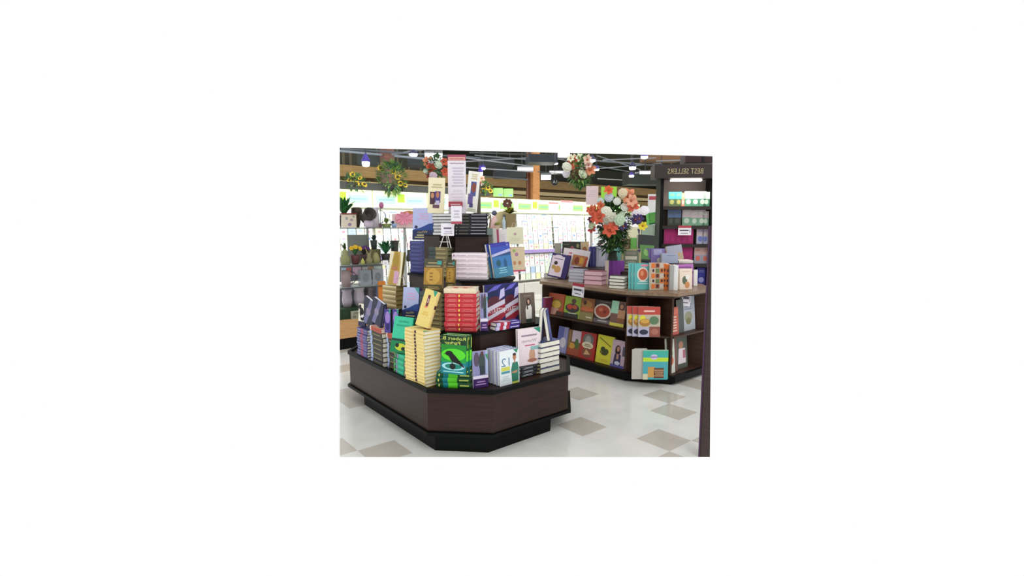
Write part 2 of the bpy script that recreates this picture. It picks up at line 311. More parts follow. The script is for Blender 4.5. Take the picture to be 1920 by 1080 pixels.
purpdark = K('#1e1d33', '#16201c', pages='#eef0ee', a=[('r', 0, 0, 1, 1, '#4a3c8c'), ('e', .5, .65, .4, .25, '#9a7fc8'), ('e', .5, .25, .3, .15, '#2a2468'), ('r', .7, .82, 1, 1, '#3f8f7c')], sa=[('l', .15, .3, .85, .7, 1, '#7a7040')])
bwcat = K('#20202a', '#20202a', hard=False, a=[('r', 0, 0, 1, 1, '#e8e6cf'), ('e', .45, .62, .3, .2, '#15151a'), ('e', .2, .85, .2, .12, '#17171c'), ('e', .6, .35, .3, .1, '#17171c'), ('r', 0, 0, 1, .22, '#3a3a5a'), ('e', .55, .45, .15, .07, '#e8e6f0')])
goldblk = K('#25262a', '#23242a', sa=[('l', .05, .2, .45, .8, 2, '#b0b4bc'), ('l', .6, .15, .95, .85, 1, '#a3924e')])
whitepg = K('#26283c', '#2b2d44', pages='#eceada', a=[('r', 0, 0, 1, 1, '#3f4a86'), ('e', .4, .5, .2, .3, '#6f80b4')])

# ------------------------------------------------------------------ setting: floor, walls, ceiling
fl = MB(); TS = .305; fx, fy = 3.27, 2.08
grey = {(0, 0), (-1, -1), (1, -1), (2, 1), (3, 2), (5, 2), (-1, 2), (1, 4), (-7, 5), (-6, 4), (-5, 8), (-4, 7), (0, 5)}
FLW = bpy.data.materials.new('vinyl_tile'); FLW.use_nodes = True
def floor_mat(name, c1, c2):
    m = wood(name, c1, c2, .16, (1, 1, 1), .5); m.node_tree.nodes['Noise Texture'].inputs['Scale'].default_value = 5; return m
WH = floor_mat('white_vinyl_tile', '#d3d3ce', '#dededa'); GR = floor_mat('taupe_vinyl_tile', '#b8b3a9', '#c0bbb1')
for i in range(-14, 76):
    for j in range(-10, 52):
        x, y = fx + i * TS, fy + j * TS
        if y > 17.2 or x > 25.5: continue
        g = (i, j) in grey or ((j > 8 or i > 6) and (i * 7 + j * 3) % 8 == 0)
        fl.add([(x, y, 0), (x + TS, y, 0), (x + TS, y + TS, 0), (x, y + TS, 0)], [(0, 1, 2, 3)], GR if g else WH)
fl.box(fx - 14 * TS, fy - 10 * TS, -.12, 25.5, 17.2, -.002, '#8d8d88')
struct('floor', fl)
c = MB(); c.box(-2, -2, 4.5, 25.5, 17.2, 4.7, '#3a3e34'); struct('ceiling', c)
# far wall with wooden soffit ledges
c = MB(); c.box(3, 17, 0, 25.4, 17.15, 4.5, '#37382c'); struct('wall_back', c)
c = MB(); c.box(25.2, -1, 0, 25.4, 17, 4.5, '#8a8068'); struct('wall_right', c)
SOF = wood('soffit_board', '#8a6c3c', '#a98a55', .6, (.4, .4, 6))
def ledge(name, z0, z1, y0, m, label):
    b = MB(); b.box(3, y0, z0, 25, 16.98, z1, m); single(name, b, label, 'soffit')
ledge('wooden_soffit', 3.32, 3.68, 16.3, SOF, 'broad brown wooden soffit board running along the far wall under the dark ceiling')
ledge('pale_ledge', 3.05, 3.2, 16.5, '#d8c490', 'pale yellow ledge below the broad wooden soffit on the far wall')  # plain pale yellow board
ledge('dark_ledge', 3.21, 3.31, 16.6, '#5a4526', 'thin dark brown ledge between the wooden soffit and the pale ledge')
ledge('lower_soffit', 2.72, 3.0, 16.45, '#a08a58', 'tan soffit board beneath the pale ledge on the far wall')
b = MB()
for i in range(14): b.box(3 + i * 1.5, 16.2, 2.3, 4.42 + i * 1.5, 16.44, 2.66, ['#d8cc9c', '#c8b880', '#8a7a4c'][i % 3])  # panels in plain cream and tan tones
single('pale_wall_cabinet', b, 'row of pale overhead panels on the far wall behind the card racks', 'panel')

# ------------------------------------------------------------------ octagonal book islands
def octo(x0, y0, x1, y1, c): return [(x0 + c, y0), (x1 - c, y0), (x1, y0 + c), (x1, y1 - c), (x1 - c, y1), (x0 + c, y1), (x0, y1 - c), (x0, y0 + c)]
isl = thing('display_island', 'dark walnut octagonal tiered book display island at the left front', 'display table', T(2.6, 4, 0))
def P2(name, mb, par=None, o=(2.6, 4, 0), **k):
    for i, v in enumerate(mb.v): mb.v[i] = (v[0] - o[0], v[1] - o[1], v[2] - o[2])
    return part(name, mb, par, **k)
b = MB(); b.prism(octo(1.9, 2.94, 3.13, 4.83, .29), 0, .13, BLACK); P2('toe_kick', b, isl)
b = MB(); b.prism(octo(1.825, 2.868, 3.36, 5.1, .35), .14, .165, BLACK); P2('lower_moulding', b, isl)
b = MB(); b.prism(octo(1.845, 2.885, 3.34, 5.08, .35), .17, .478, DARKWOOD); P2('base_box', b, isl)
b = MB(); o1, o2 = octo(1.832, 2.872, 3.353, 5.092, .352), octo(1.855, 2.895, 3.33, 5.07, .345)
for i in range(8):
    j = (i + 1) % 8; q = [o1[i], o1[j], o2[j], o2[i]]; b.prism(q, .47, .502, BLACK)
P2('rim', b, isl)
b = MB(); b.prism(octo(2.09, 3.155, 3.07, 4.85, .19), .478, .862, DARKWOOD); P2('middle_tier', b, isl)
b = MB(); b.prism(octo(2.07, 3.135, 3.09, 4.87, .19), .862, .88, BLACK); P2('middle_shelf', b, isl)
b = MB(); b.prism(octo(2.37, 3.39, 2.93, 4.6, .15), .88, 1.232, DARKWOOD); P2('upper_tier', b, isl)
b = MB(); b.prism(octo(2.35, 3.37, 2.95, 4.62, .16), 1.232, 1.25, BLACK); P2('upper_shelf', b, isl)
TP = [(2.46, 3.77), (2.70, 3.6), (2.93, 3.85), (2.75, 4.28), (2.44, 4.28), (2.44, 4.0), (2.58, 3.93)]
b = MB(); b.prism(TP, 1.25, 1.612, DARKWOOD); P2('top_tier', b, isl)
b = MB(); b.prism(TP, 1.612, 1.625, BLACK); P2('top_shelf', b, isl)
Z1, Z2, Z3, Z4 = .48, .881, 1.251, 1.626

# base tier
def on(px, py, st, dz=.001): return G(px, py, st[0].z + st[1] + dz)
s1 = stack(671, 690, 616, 672, Z1, LEFT, 11, purpst, 'blue and rose spined book at far left end', 'blue and rose books at the island end', L=.22, w=.12)
s2 = stack(692, 722, 613, 684, Z1, LEFT, 8, treebk, 'dark olive spined book in the left orange topped stack', 'dark olive books, left stack', top=orangebk, L=.235, w=.15)
s3 = stack(724, 750, 626, 694, Z1, LEFT, 7, treebk, 'dark olive spined book in the right orange topped stack', 'dark olive books, right stack', top=orangebk, L=.2, w=.15)
s4 = stack(736, 762, 664, 704, Z1, LEFT, 4, greenbk, 'teal green spined book in the low stack', 'teal books in the low stack', L=.17, w=.14)
s5 = stack(761, 796, 618, 721, Z1, -84, 16, cream, 'cream yellow spined book in the tall front tower', 'cream books in the tall tower', w=.16, jit=.003)
s6 = stack(818, 884, 699, 727, Z1, CH, 3, crow, 'bright green and blue spined book under the standing crow cover', 'green books under the crow cover', w=.16)
front(826, 874, 630, 701, Z1, -58, crow, 'green book cover with black crow on the low green stack', t=.04, lean=3, P=on(850, 702, s6), dup=1, dx=.01, group='standing green crow books')
front(888, 917, 659, 727, Z1, -12, vamp, 'thin paperback with shadowy figures and violet band before the white row', t=.016, lean=3, P=G(902, 727, Z1))
front(937, 975, 657, 721, Z1, 0, twelve, 'white paperback with number twelve and man in green shirt', t=.037, lean=2, P=G(956, 721, Z1), dup=3, dx=-.002, dd=.04, group='white paperbacks with number twelve')
s7 = stack(976, 1026, 684, 703, Z1, FRONT, 3, goldblk, 'black and gold spined book lying below the pink cover', 'black and gold books below the pink cover', w=.12)
front(967, 1010, 616, 686, Z1, -6, pinkbook, 'pale pink book with reversed lettering standing near the right end', t=.03, lean=2, P=on(993, 684, s7))
s8 = stack(1013, 1050, 640, 697, Z1, FRONT, 6, whitepg, 'dark blue book with cream pages outward at right end', 'dark blue books at the right end', mode='fore', w=.15)
for i, (px, r) in enumerate([(1012, 3), (1029, -9)]):
    p = on(px, 641, s8) + Vector((.0, .0, .004)); M = T(p) @ RZ(-50) @ RY(r) @ Matrix(((0, 0, 1, -.016), (0, -1, 0, .15), (1, 0, 0, .132), (0, 0, 0, 1)))
    put(whitepg, .262, .15, .03, M, 'dark book standing pages outward on the right end stack, ' + ['left one', 'right leaning one'][i], 'books leaning on the right end stack')
front(734, 768, 598, 662, Z1, -58, greenbk, 'mint green book leaning on the low teal stack', t=.03, lean=14, roll=3, P=on(748, 664, s4))
front(782, 806, 548, 612, Z1, -62, cream, 'cream yellow book standing tilted on top of the cream tower', t=.04, lean=14, roll=12, P=on(790, 617, s5))
front(678, 698, 566, 614, Z1, -88, darkblue, 'midnight blue book leaning at far left of the island, left one', t=.032, lean=4, roll=16, P=on(687, 614, s1), group='midnight blue leaning books')
front(697, 716, 566, 614, Z1, -88, darkblue, 'midnight blue book leaning at far left of the island, right one', t=.032, lean=4, roll=14, P=on(703, 612, s2), group='midnight blue leaning books')
front(672, 684, 570, 612, Z1, -70, bwcat, 'black and cream patterned small book on the blue and rose stack', t=.015, lean=5, P=on(678, 612, s1))
for i in range(2):
    front(722 + i * 15, 733 + i * 15, 580, 626, Z1, -60, purpdark, 'purple book with black spine standing on the right olive stack, ' + ['left one', 'right one'][i], t=.045, lean=2, P=on(727 + 15 * i, 624 + i * 2, s3), group='purple books with black spines')
# middle tier
m1 = stack(718, 744, 536, 578, Z2, -80, 5, goldbar, 'gold banded thick book under the pink and gold cover', 'gold banded books', L=.22, w=.14)
front(728, 752, 473, 535, Z2, -66, pinkgold, 'tall pink and gold book on the gold banded stack', t=.035, lean=8, roll=3, P=on(738, 536, m1))
front(757, 786, 540, 606, Z2, -62, water, 'pale blue seascape book standing on the middle tier', t=.03, lean=8, P=G(768, 602, Z2))
m2 = stack(783, 832, 548, 618, Z2, -70, 8, olivest, 'olive gold book in the stack behind the tilted cream cover', 'olive gold books behind the cream cover', L=.22, w=.15)
stack(833, 893, 541, 622, Z2, CH, 9, red, 'red spined book with gold dot in the red stack', 'red books on the middle tier', top=redtop, w=.17)
front(903, 917, 550, 620, Z2, -25, vamp, 'narrow purple and grey book between red stack and flag cover', t=.03, lean=2, P=G(908, 621, Z2))
for i, (xa, xb) in enumerate([(917, 955), (950, 981)]):
    front(xa, xb, 534 - 3 * i, 603 - 4 * i, Z2, -8, flag, 'navy stars and stripes thriller cover on middle tier, ' + ['front copy', 'rear copy'][i], t=.035, lean=5, P=G((xa + xb) / 2, 611 - 5 * i, Z2) + Vector((.01, .055, 0)), group='standing stars and stripes thrillers')
stack(930, 975, 603, 617, Z2, FRONT, 2, flag, 'stars and stripes thriller lying before the standing copies', 'lying stars and stripes thrillers', w=.085)
front(978, 1005, 550, 604, Z2, -8, womanbk, 'brown book with dark haired woman in white top on cover', t=.035, lean=5, P=G(991, 606, Z2))
# upper tier
u1 = stack(771, 800, 452, 512, Z3, -80, 8, bluest, 'indigo spined book under the standing blue seascape cover', 'indigo books on the upper tier', L=.26, w=.13)
front(775, 812, 390, 443, Z3, -52, water, 'blue seascape book standing on top of the indigo stack', t=.035, lean=6, P=on(792, 450, u1))
u2 = stack(806, 840, 463, 520, Z3, -66, 7, olivest, 'dark olive spined book beside the small easel sign', 'dark olive books under the easel', w=.15, L=.2)
front(798, 832, 486, 545, Z3, -52, goldold, 'brown and gold book standing below the easel, left copy', t=.035, lean=8, P=on(811, 547, m2))
front(834, 850, 488, 543, Z3, -52, goldold, 'brown and gold book standing below the easel, narrow right copy', t=.03, lean=8, P=on(838, 542, m2) + Vector((.03, 0, 0)))
stack(849, 914, 475, 524, Z3, CH, 6, pinkst, 'pale pink spined large book on the upper tier', 'pale pink books on the upper tier', w=.17)
front(926, 962, 458, 520, Z3, -8, ocean, 'blue ocean cover book leaning at the right of the upper tier', t=.035, lean=6, roll=-6, P=G(946, 522, Z3), dup=1, dx=-.012, dd=.05, group='blue ocean books')
# top tier
stack(853, 914, 400, 441, Z4, -35, 7, blackst, 'black spined book with silver lettering on the top tier', 'black books on the top tier', w=.14)
stack(812, 850, 400, 441, Z4, -60, 7, greypg, 'slate book with grey page edges on the top tier', 'slate books on the top tier', mode='fore', w=.13)

# ---- signs on the island
def panel(name, x0, x1, y0, y1, p, yaw, base, prims, label, cat='sign', t=.006, lean=0, group=None, hgt=None, wid=None, extra=None, roll=0):
    cf = cosf(yaw, p); D = math.hypot(p.x, p.y); W = wid or (x1 - x0) * D / 957 / cf
    H = hgt or zat((x0 + x1) / 2, y0, p) - p.z
    b = MB(); b.box(-W / 2, 0, 0, W / 2, t, H, base)
    art(b, prims, lambda u, v, d: ((u - .5) * W, -d, v * H), eps=.0008)
    M = T(p) @ RZ(yaw) @ RX(-lean) @ RY(roll)
    if extra:
        o = thing(name, label, cat, M, group); part('board', b, o); extra(o, W, H); return o
    return single(name, b, label, cat, M, group)
pt = G(857, 441, Z4); pt = Vector((2.62, 3.86, Z4))
def topp(x0, x1, y1): return AD((x0 + x1) / 2, y1, 4.72)
def stem(o, W, H):
    b = MB(); b.box(-.03, .008, -(o.matrix_world.translation.z - Z4), .03, .016, .3, '#7c7566'); part('support', b, o)
panel('tall_header_sign', 841, 874, 290, 400, topp(841, 874, 400), FACE, '#e9e2ea',
      [('r', 0, .9, 1, 1, '#a8506a'), ('r', .04, .905, .96, .96, '#e0b29a'), ('l', .1, .905, .9, .955, 1, '#b86a70'), ('l', .12, .84, .9, .87, 1, '#a58aa0'), ('l', .2, .45, .9, .8, 7, '#c9c0d0'), ('l', .15, .15, .85, .42, 5, '#e0d5de')],
      'tall white sign with crimson header rising from the top tier', extra=stem)
panel('name_plaque', 841, 867, 378, 388, AD(854, 388, 4.66), FACE, '#a8404c', [('l', .15, .3, .85, .7, 1, '#e8c8c8'), ('r', .02, .06, .98, .12, '#7c2834')], 'small crimson plaque low on the tall white sign', t=.02)
panel('portrait_sign', 802, 832, 333, 398, topp(802, 832, 400), -50, '#efe6c0',
      [('r', .12, .25, .42, .6, '#4a2f3a'), ('e', .27, .5, .1, .08, '#c08a68'), ('r', .42, .3, .75, .62, '#4c4486'), ('e', .58, .52, .1, .09, '#b87858'), ('r', .48, .22, .7, .36, '#c3bcd8'), ('l', .2, .7, .85, .84, 2, '#bfb184'), ('r', .3, .15, .7, .24, '#6a4a58')],
      'cream sign with two portrait photos left of the tall white sign', roll=3, extra=lambda o, W, H: part('support', MB().box(-.02, .008, -.1, .02, .014, .3, '#7c7566'), o))
panel('right_leaning_sign', 872, 894, 321, 398, topp(872, 894, 398), -38, '#f2efe6',
      [('r', .3, .4, .75, .75, '#4a5a96'), ('e', .55, .6, .2, .12, '#8a4a3c'), ('r', .15, .2, .55, .45, '#6a5c98'), ('l', .25, .8, .8, .95, 3, '#cdbc8a'), ('r', .3, .12, .6, .22, '#4c4a7a'), ('l', .1, .02, .9, .1, 2, '#b9c09a')],
      'narrow white sign leaning right beside the tall header sign', roll=6, extra=lambda o, W, H: part('support', MB().add([(W * .1, .01, -.12), (W * .95, .01, -.12), (W * .55, .01, H * .75), (W * .1, .03, -.12), (W * .95, .03, -.12), (W * .55, .03, H * .75)], [(0, 1, 2), (5, 4, 3), (0, 3, 4, 1), (1, 4, 5, 2), (2, 5, 3, 0)], '#5e574a'), o, label='dark olive triangular support'))
panel('price_board', 846, 866, 386, 420, AD(856, 420, 4.25), FACE, '#e6e3ea', [('l', .2, .3, .8, .8, 3, '#bdb8c8'), ('r', 0, .0, 1, .14, '#a84a5a')], 'small white board with crimson foot in front of the slate stack')
def easel(name, x0, x1, y0, y1, px, py, z, yaw, label):
    p = G(px, py, z); D = math.hypot(p.x, p.y); hz = zat(px, y0, p) - z
    o = thing(name, label, 'easel', T(p) @ RZ(yaw)); wd = (x1 - x0) * D / 957
    for s, e in ((-1, -.02), (1, -.02), (0, .09)):
        b = MB(); b.tube([(s * wd * .45, e, .004), (s * wd * .12, .01, hz)], .0035, '#d8d4cc'); part('leg', b, o)
    b = MB(); b.tube([(-wd * .4, -.03, hz * .45), (wd * .4, -.03, hz * .45)], .003, '#d8d4cc'); part('ledge', b, o)
easel('wire_easel', 828, 852, 438, 460, 836, 466, u2[0].z + u2[1] + .001, -45, 'small white wire easel under the folded price card')
panel('folded_price_card', 827, 851, 418, 441, AD(839, 442, 4.3), -40, '#e9e6ee', [('l', .2, .45, .8, .75, 1, '#6a6078'), ('l', .2, .12, .9, .4, 2, '#b8b2c4')], 'small white price card standing on the wire easel', 'price card', lean=10)
easel('wire_book_stand', 746, 764, 500, 540, 752, 536, m1[0].z + m1[1] + .001, -60, 'thin wire book stand behind the tall pink and gold book')

# ------------------------------------------------------------------ second island
isb = thing('cookbook_island', 'brown wooden octagonal shelf island filled with cookbooks at the right', 'display shelf', T(5, 4, 0))
def Q(name, mb, **k): return P2(name, mb, isb, (5, 4, 0), **k)
OC = lambda e: [(4.72, 3.0 - e), (5.42, 3.0 - e), (5.72 + e, 3.3), (5.72 + e, 4.8), (5.42, 5.1 + e), (4.75, 5.1 + e), (4.45 - e, 4.8), (4.45 - e, 3.42)]
b = MB(); b.prism(OC(-.02), 0, .03, BLACK); b.prism(OC(.035), .03, .098, BLACK); Q('base_slab', b)
b = MB(); b.prism(OC(.03), .965, 1.0, EDGEWOOD); Q('countertop', b)
b = MB(); b.prism(OC(-.02), .94, .965, INNERWOOD); Q('counter_underside', b)
# core and uprights
b = MB(); b.prism([(4.85, 3.45), (5.3, 3.45), (5.35, 4.66), (4.85, 4.66)], .085, .94, INNERWOOD); Q('core', b)
for a, e in (((4.46, 3.43), (4.92, 3.5)), ((4.71, 3.02), (4.9, 3.5)), ((5.41, 3.02), (5.2, 3.5)), ((4.46, 4.79), (4.88, 4.63)), ((5.71, 3.31), (5.3, 3.55))):
    d = (Vector(e) - Vector(a)).normalized(); n = Vector((-d.y, d.x)) * .012
    q = [Vector(a) - n, Vector(e) - n, Vector(e) + n, Vector(a) + n]
    b = MB(); b.prism([(v.x, v.y) for v in q], .085, .94, INNERWOOD)
    P2('upright', b, isb, (5, 4, 0))
for z in (.575, .12):
    for poly in ([(4.46, 3.45), (4.86, 3.5), (4.86, 4.62), (4.46, 4.77)], [(4.48, 3.41), (4.72, 3.03), (4.9, 3.46), (4.87, 3.49)], [(4.73, 3.01), (5.4, 3.01), (5.2, 3.46), (4.9, 3.46)]):
        zz = z - .05 if poly[0][1] < 3.43 else z
        if z < .2: zz = .1
        b = MB(); b.prism(poly, zz - .02, zz, INNERWOOD); P2('shelf', b, isb, (5, 4, 0))
b = MB(); b.box(4.85, 3.6, 1.0, 5.7, 4.62, 1.17, '#2b1d18'); Q('counter_riser', b)
b = MB(); b.box(5.2, 3.38, 1.1705, 5.7, 4.3, 1.24, '#2b1d18').box(5.2, 3.38, 1.0, 5.7, 3.595, 1.1705, '#2b1d18'); Q('counter_riser', b)
single('display_block', MB().box(-.25, -.04, 0, .25, .04, .3, '#241814'), 'dark block behind the leaning cookbooks at the left end of the counter', 'block', T(5.13, 4.84, 1.001) @ RZ(-48))
ZC, ZR = 1.001, 1.171

def ck(base, *a): return K(base, hard=False, pages='#ddd8cc', a=[('r', 0, 0, 1, 1, base)] + list(a), name='cookbook', cat='book')
food = [
 (1024, 1054, 551, 590, ck('#b5532f', ('e', .55, .5, .38, .26, '#8a6a30'), ('e', .55, .5, .28, .18, '#d0b050'), ('p', [(0, .0), (.5, 0), (.75, .3), (.2, .35)], '#c99a86'), ('r', .6, 0, 1, .2, '#4a2e22')), 'orange cookbook with bowl of yellow food, farthest left on upper shelf'),
 (1054, 1085, 557, 601, ck('#93b03a', ('e', .5, .45, .42, .22, '#3a3030'), ('e', .35, .5, .17, .12, '#c0452f'), ('e', .65, .52, .15, .1, '#b5563a'), ('r', 0, 0, .9, .2, '#2f302a'), ('l', .3, .16, .75, .24, 1, '#cfcfc8'), ('e', .55, .78, .14, .12, '#5a4034')), 'lime green cookbook with tomatoes on dark plate on upper shelf'),
 (1085, 1110, 560, 606, ck('#8c5a34', ('e', .45, .7, .4, .2, '#b07a3c'), ('e', .3, .78, .14, .1, '#4a3020'), ('e', .5, .5, .5, .09, '#c7683a'), ('r', 0, 0, 1, .36, '#8c8250'), ('l', .5, .1, .9, .22, 1, '#d8d2b4')), 'brown cookbook with golden fried food on upper shelf'),
 (1109, 1142, 564, 609, ck('#3a2c28', ('e', .5, .52, .48, .33, '#d8c8b8'), ('e', .5, .52, .4, .26, '#a5452f'), ('e', .4, .58, .12, .08, '#c9704a'), ('e', .62, .5, .1, .07, '#7e2f22'), ('r', 0, 0, 1, .18, '#6d6468'), ('l', .3, .06, .8, .15, 1, '#cfc6c8'), ('l', .3, .9, .9, .95, 1, '#8a8078')), 'dark cookbook with white bowl of red stew on upper shelf'),
 (1142, 1168, 566, 620, ck('#7d5a50', ('r', 0, .5, .5, 1, '#a7dcbc'), ('e', .72, .8, .2, .14, '#3a2820'), ('e', .72, .8, .13, .1, '#b98468'), ('r', .5, .3, 1, .66, '#c08f68'), ('r', .5, .16, 1, .34, '#8a5a38'), ('r', 0, 0, 1, .13, '#d8cf58')), 'cookbook with mint panel and woman in yellow on upper shelf'),
]
low = [
 (1042, 1060, 614, 655, ck('#8f8fb8', ('r', 0, .5, .6, 1, '#5a62a0'), ('e', .6, .4, .3, .2, '#c7c2cc')), 'lavender cookbook at far left end of lower shelf'),
 (1060, 1084, 621, 668, ck('#7a5230', ('r', .3, .55, 1, 1, '#c9b7c4'), ('e', .7, .5, .15, .2, '#4b6a34'), ('r', 0, .0, 1, .28, '#9c4a2c'), ('e', .35, .38, .25, .12, '#c9963a'), ('r', .0, .35, .2, .95, '#8c6a3c')), 'brown landscape cookbook left of the red one on lower shelf'),
 (1084, 1112, 625, 680, ck('#a92a26', ('e', .5, .72, .36, .24, '#6a6a66'), ('e', .5, .72, .2, .16, '#989890'), ('e', .5, .52, .38, .13, '#d9cfae'), ('l', .25, .46, .75, .58, 2, '#7c5a4a'), ('e', .5, .24, .34, .18, '#7c4a34'), ('p', [(.3, .16), (.75, .2), (.45, .38)], '#caa072')), 'red cookbook with cream oval label on lower shelf'),
 (1114, 1144, 631, 687, ck('#d8d13c', ('e', .4, .5, .15, .1, '#3c4420'), ('e', .6, .44, .16, .1, '#424a22'), ('e', .5, .36, .2, .07, '#4a4c26'), ('p', [(.1, .88), (.85, .62), (.87, .66), (.12, .92)], '#7c7a2c'), ('l', .2, .08, .8, .16, 2, '#c7a83a'), ('e', .3, .4, .08, .05, '#6a7030')), 'yellow cookbook with olive branch drawing on lower shelf'),
 (1143, 1168, 640, 693, ck('#c7aebc', ('e', .45, .62, .2, .2, '#33211e'), ('e', .47, .68, .1, .1, '#bd8a74'), ('p', [(.2, .1), (.75, .1), (.7, .48), (.25, .48)], '#3a3558'), ('r', .4, .3, .55, .5, '#c08f78'), ('r', 0, 0, 1, .1, '#5a5a9c'), ('e', .5, .16, .2, .07, '#c9cfe0'), ('r', .8, .45, 1, .8, '#5c5a6c')), 'pale pink cookbook with long haired woman at right end of lower shelf'),
]
for lst, z in ((food, .576), (low, .101)):
    for i, (x0, x1, y0, y1, k, lb) in enumerate(lst):
        p = AX((x0 + x1) / 2, y1, 4.55); p.x = 4.5 + .01 * (i % 2); p = Vector((p.x, AX((x0 + x1) / 2, y1, 4.5).y, z))
        cf = cosf(LEFT, p); D = math.hypot(p.x, p.y); ww = (x1 - x0) * D / 957 / cf; H = (zat((x0 + x1) / 2, y0, p) - z) * 1.01
        put(k, H, ww, .02, standM(p, LEFT, H, ww, .02, 10), lb)
spineset = K('#8a2f5a', '#7a2a52', hard=False); 
for i in range(3):
    p = Vector((4.5, 4.745 - i * .024, .576)); put(K(['#6a5a9c', '#9a2f5e', '#7a2448'][i], hard=False), .22, .17, .02, standM(p, 180, .22, .17, .02, 2), 'thin magenta and violet paperback at far left of the cookbook shelf, ' + ORD1[i], 'thin paperbacks by the orange cookbook')
# chamfer bay
mag = K('#b0453a', '#8a5a4c', hard=False, name='magazine', cat='magazine', pages='#cfc8bc', a=[('r', 0, 0, 1, 1, '#b8b09a'), ('r', 0, .74, 1, 1, '#b8483c'), ('l', .25, .8, .75, .92, 1, '#e6c2b8'), ('e', .2, .62, .13, .1, '#dcd23a'), ('e', .3, .48, .26, .13, '#a87834'), ('e', .3, .52, .2, .07, '#cda04c'), ('e', .72, .55, .22, .14, '#5c7a5a'), ('r', 0, 0, .5, .32, '#b4b0c8'), ('e', .25, .16, .2, .09, '#2e2e44'), ('r', .5, 0, 1, .34, '#8c5044'), ('e', .75, .17, .18, .1, '#a86a58')])
kids = K('#3fae9c', '#b6d84c', hard=False, name='magazine', cat='magazine', pages='#d8dcc0', a=[('r', 0, 0, 1, 1, '#4aa8b0'), ('r', 0, .82, 1, 1, '#3fb09c'), ('r', 0, .62, 1, .76, '#b9dc3c'), ('e', .45, .78, .15, .09, '#c8c0e0'), ('l', .3, .74, .6, .82, 1, '#8a6aa8'), ('r', .2, .08, .48, .44, '#c99a52'), ('r', .45, .05, .85, .4, '#6a3a28'), ('l', .45, .1, .85, .36, 4, '#caa67c'), ('r', 0, 0, .2, .2, '#d0d0b0')], sa=[('r', 0, .3, 1, .6, '#e0e85a')])
whitebk = K('#b9b6ae', '#b4b2aa', hard=False, pages='#cfccc2')
front(1198, 1237, 576, 630, .53, -40, mag, 'food magazine with burger and red banner in angled bay', t=.02, lean=4, dup=2, dx=-.055, dd=.025, P=G(1217, 632, .526), group='food magazines in the angled bay')
front(1206, 1250, 658, 709, .1, -40, kids, 'turquoise and lime magazine with cakes in lower angled bay', t=.02, lean=3, dup=1, dx=.012, P=G(1228, 712, .101), group='turquoise magazines in the angled bay')
front(1184, 1206, 656, 706, .1, -38, whitebk, 'plain white paperback left of the turquoise magazines', t=.02, lean=2, dup=2, dx=.02, P=G(1196, 711, .101), group='plain white paperbacks in the lower bay')
# right bay
rb = [(1258, 1273, 577, 615, .525, ck('#b85a4a', ('l', .3, .1, .8, .7, 6, '#d9c0b0'), ('r', .0, .75, 1, .92, '#c46a58')), 'salmon red narrow magazine in the right bay upper shelf'),
      (1273, 1283, 562, 611, .525, ck('#4c5250'), 'dark green grey book beside the salmon magazine in right bay'),
      (1281, 1303, 556, 611, .525, ck('#aab0b8', ('e', .5, .4, .3, .16, '#8f8f78'), ('l', .2, .6, .8, .8, 3, '#80869a'), ('e', .5, .28, .2, .1, '#77744a')), 'pale grey cookbook with plate in the right bay upper shelf'),
      (1252, 1266, 634, 690, .1, ck('#c8ccc0', ('e', .5, .35, .35, .14, '#c05a3c'), ('e', .5, .55, .3, .12, '#7a9a4a')), 'white vegetable cookbook at left of right bay lower shelf'),
      (1264, 1271, 631, 686, .1, ck('#6a4a40'), 'brown spined book between two cookbooks in right bay lower shelf'),
      (1270, 1289, 630, 684, .1, ck('#4b5248', ('e', .45, .72, .2, .12, '#a87860'), ('p', [(.15, .15), (.85, .15), (.8, .6), (.25, .62)], '#d8ccd0'), ('r', .6, .3, .8, .55, '#a85a6a')), 'cookbook with cook in white jacket in right bay lower shelf')]
for i, (x0, x1, y0, y1, z, k, lb) in enumerate(rb):
    p = G((x0 + x1) / 2, y1, z); p.y = 3.06 + .02 * (i % 3); p.x = AY((x0 + x1) / 2, y1, p.y).x
    front(x0, x1, y0, y1, z, FRONT, k, lb, t=.015, lean=5, P=p)
# counter top books
bs = lambda c, s=None, pg='#e9e6d2', *a: K(c, s, pg, a=a)
cupcake = K('#33285c', '#2c2250', a=[('r', .0, 0, 1, 1, '#362a66'), ('r', .04, .05, .72, .9, '#e2d4e0'), ('e', .38, .9, .2, .06, '#e2d4e0'), ('l', .15, .76, .65, .82, 1, '#5a4a78'), ('e', .3, .6, .1, .08, '#3a2a28'), ('e', .45, .35, .18, .15, '#c9965c'), ('e', .22, .42, .1, .1, '#b89a50')])
front(1030, 1065, 480, 518, ZC, -62, cupcake, 'purple cookbook with cupcake label leaning at left end of counter', t=.03, lean=14, roll=9, P=G(1043, 524, ZC))
front(1045, 1074, 468, 512, ZC, -58, K(W_, '#d8c8c8', a=[('r', 0, 0, 1, 1, '#e8dcdf'), ('l', .3, .7, .8, .9, 2, '#c4566a'), ('r', .5, .0, 1, .4, '#c9a58a')]), 'white and pink cookbook behind the purple cupcake book', t=.02, lean=10, roll=7, P=G(1057, 523, ZC) + Vector((.06, 0, 0)))
front(1068, 1101, 471, 506, ZC, -58, K('#dcd2d4', '#c8b8bc', a=[('r', 0, 0, 1, 1, '#e2dadc'), ('r', .08, .42, .92, .8, '#b87a50'), ('e', .35, .6, .14, .14, '#8a3f30'), ('e', .6, .62, .12, .12, '#d8a040'), ('r', .1, .02, .5, .38, '#cf9fd2'), ('p', [(.62, .05), (.72, .05), (.95, .75), (.85, .78)], '#b5452c')]), 'pale cookbook with fruit photo and lilac square on counter', t=.025, lean=10, roll=9, P=G(1080, 524, ZC))
stack(1018, 1044, 514, 522, ZC, LEFT, 1, K('#22202c', pages='#e0dcd8'), 'single thin black book lying at left end of counter', 'thin black book on the counter', mode='fore', w=.16)
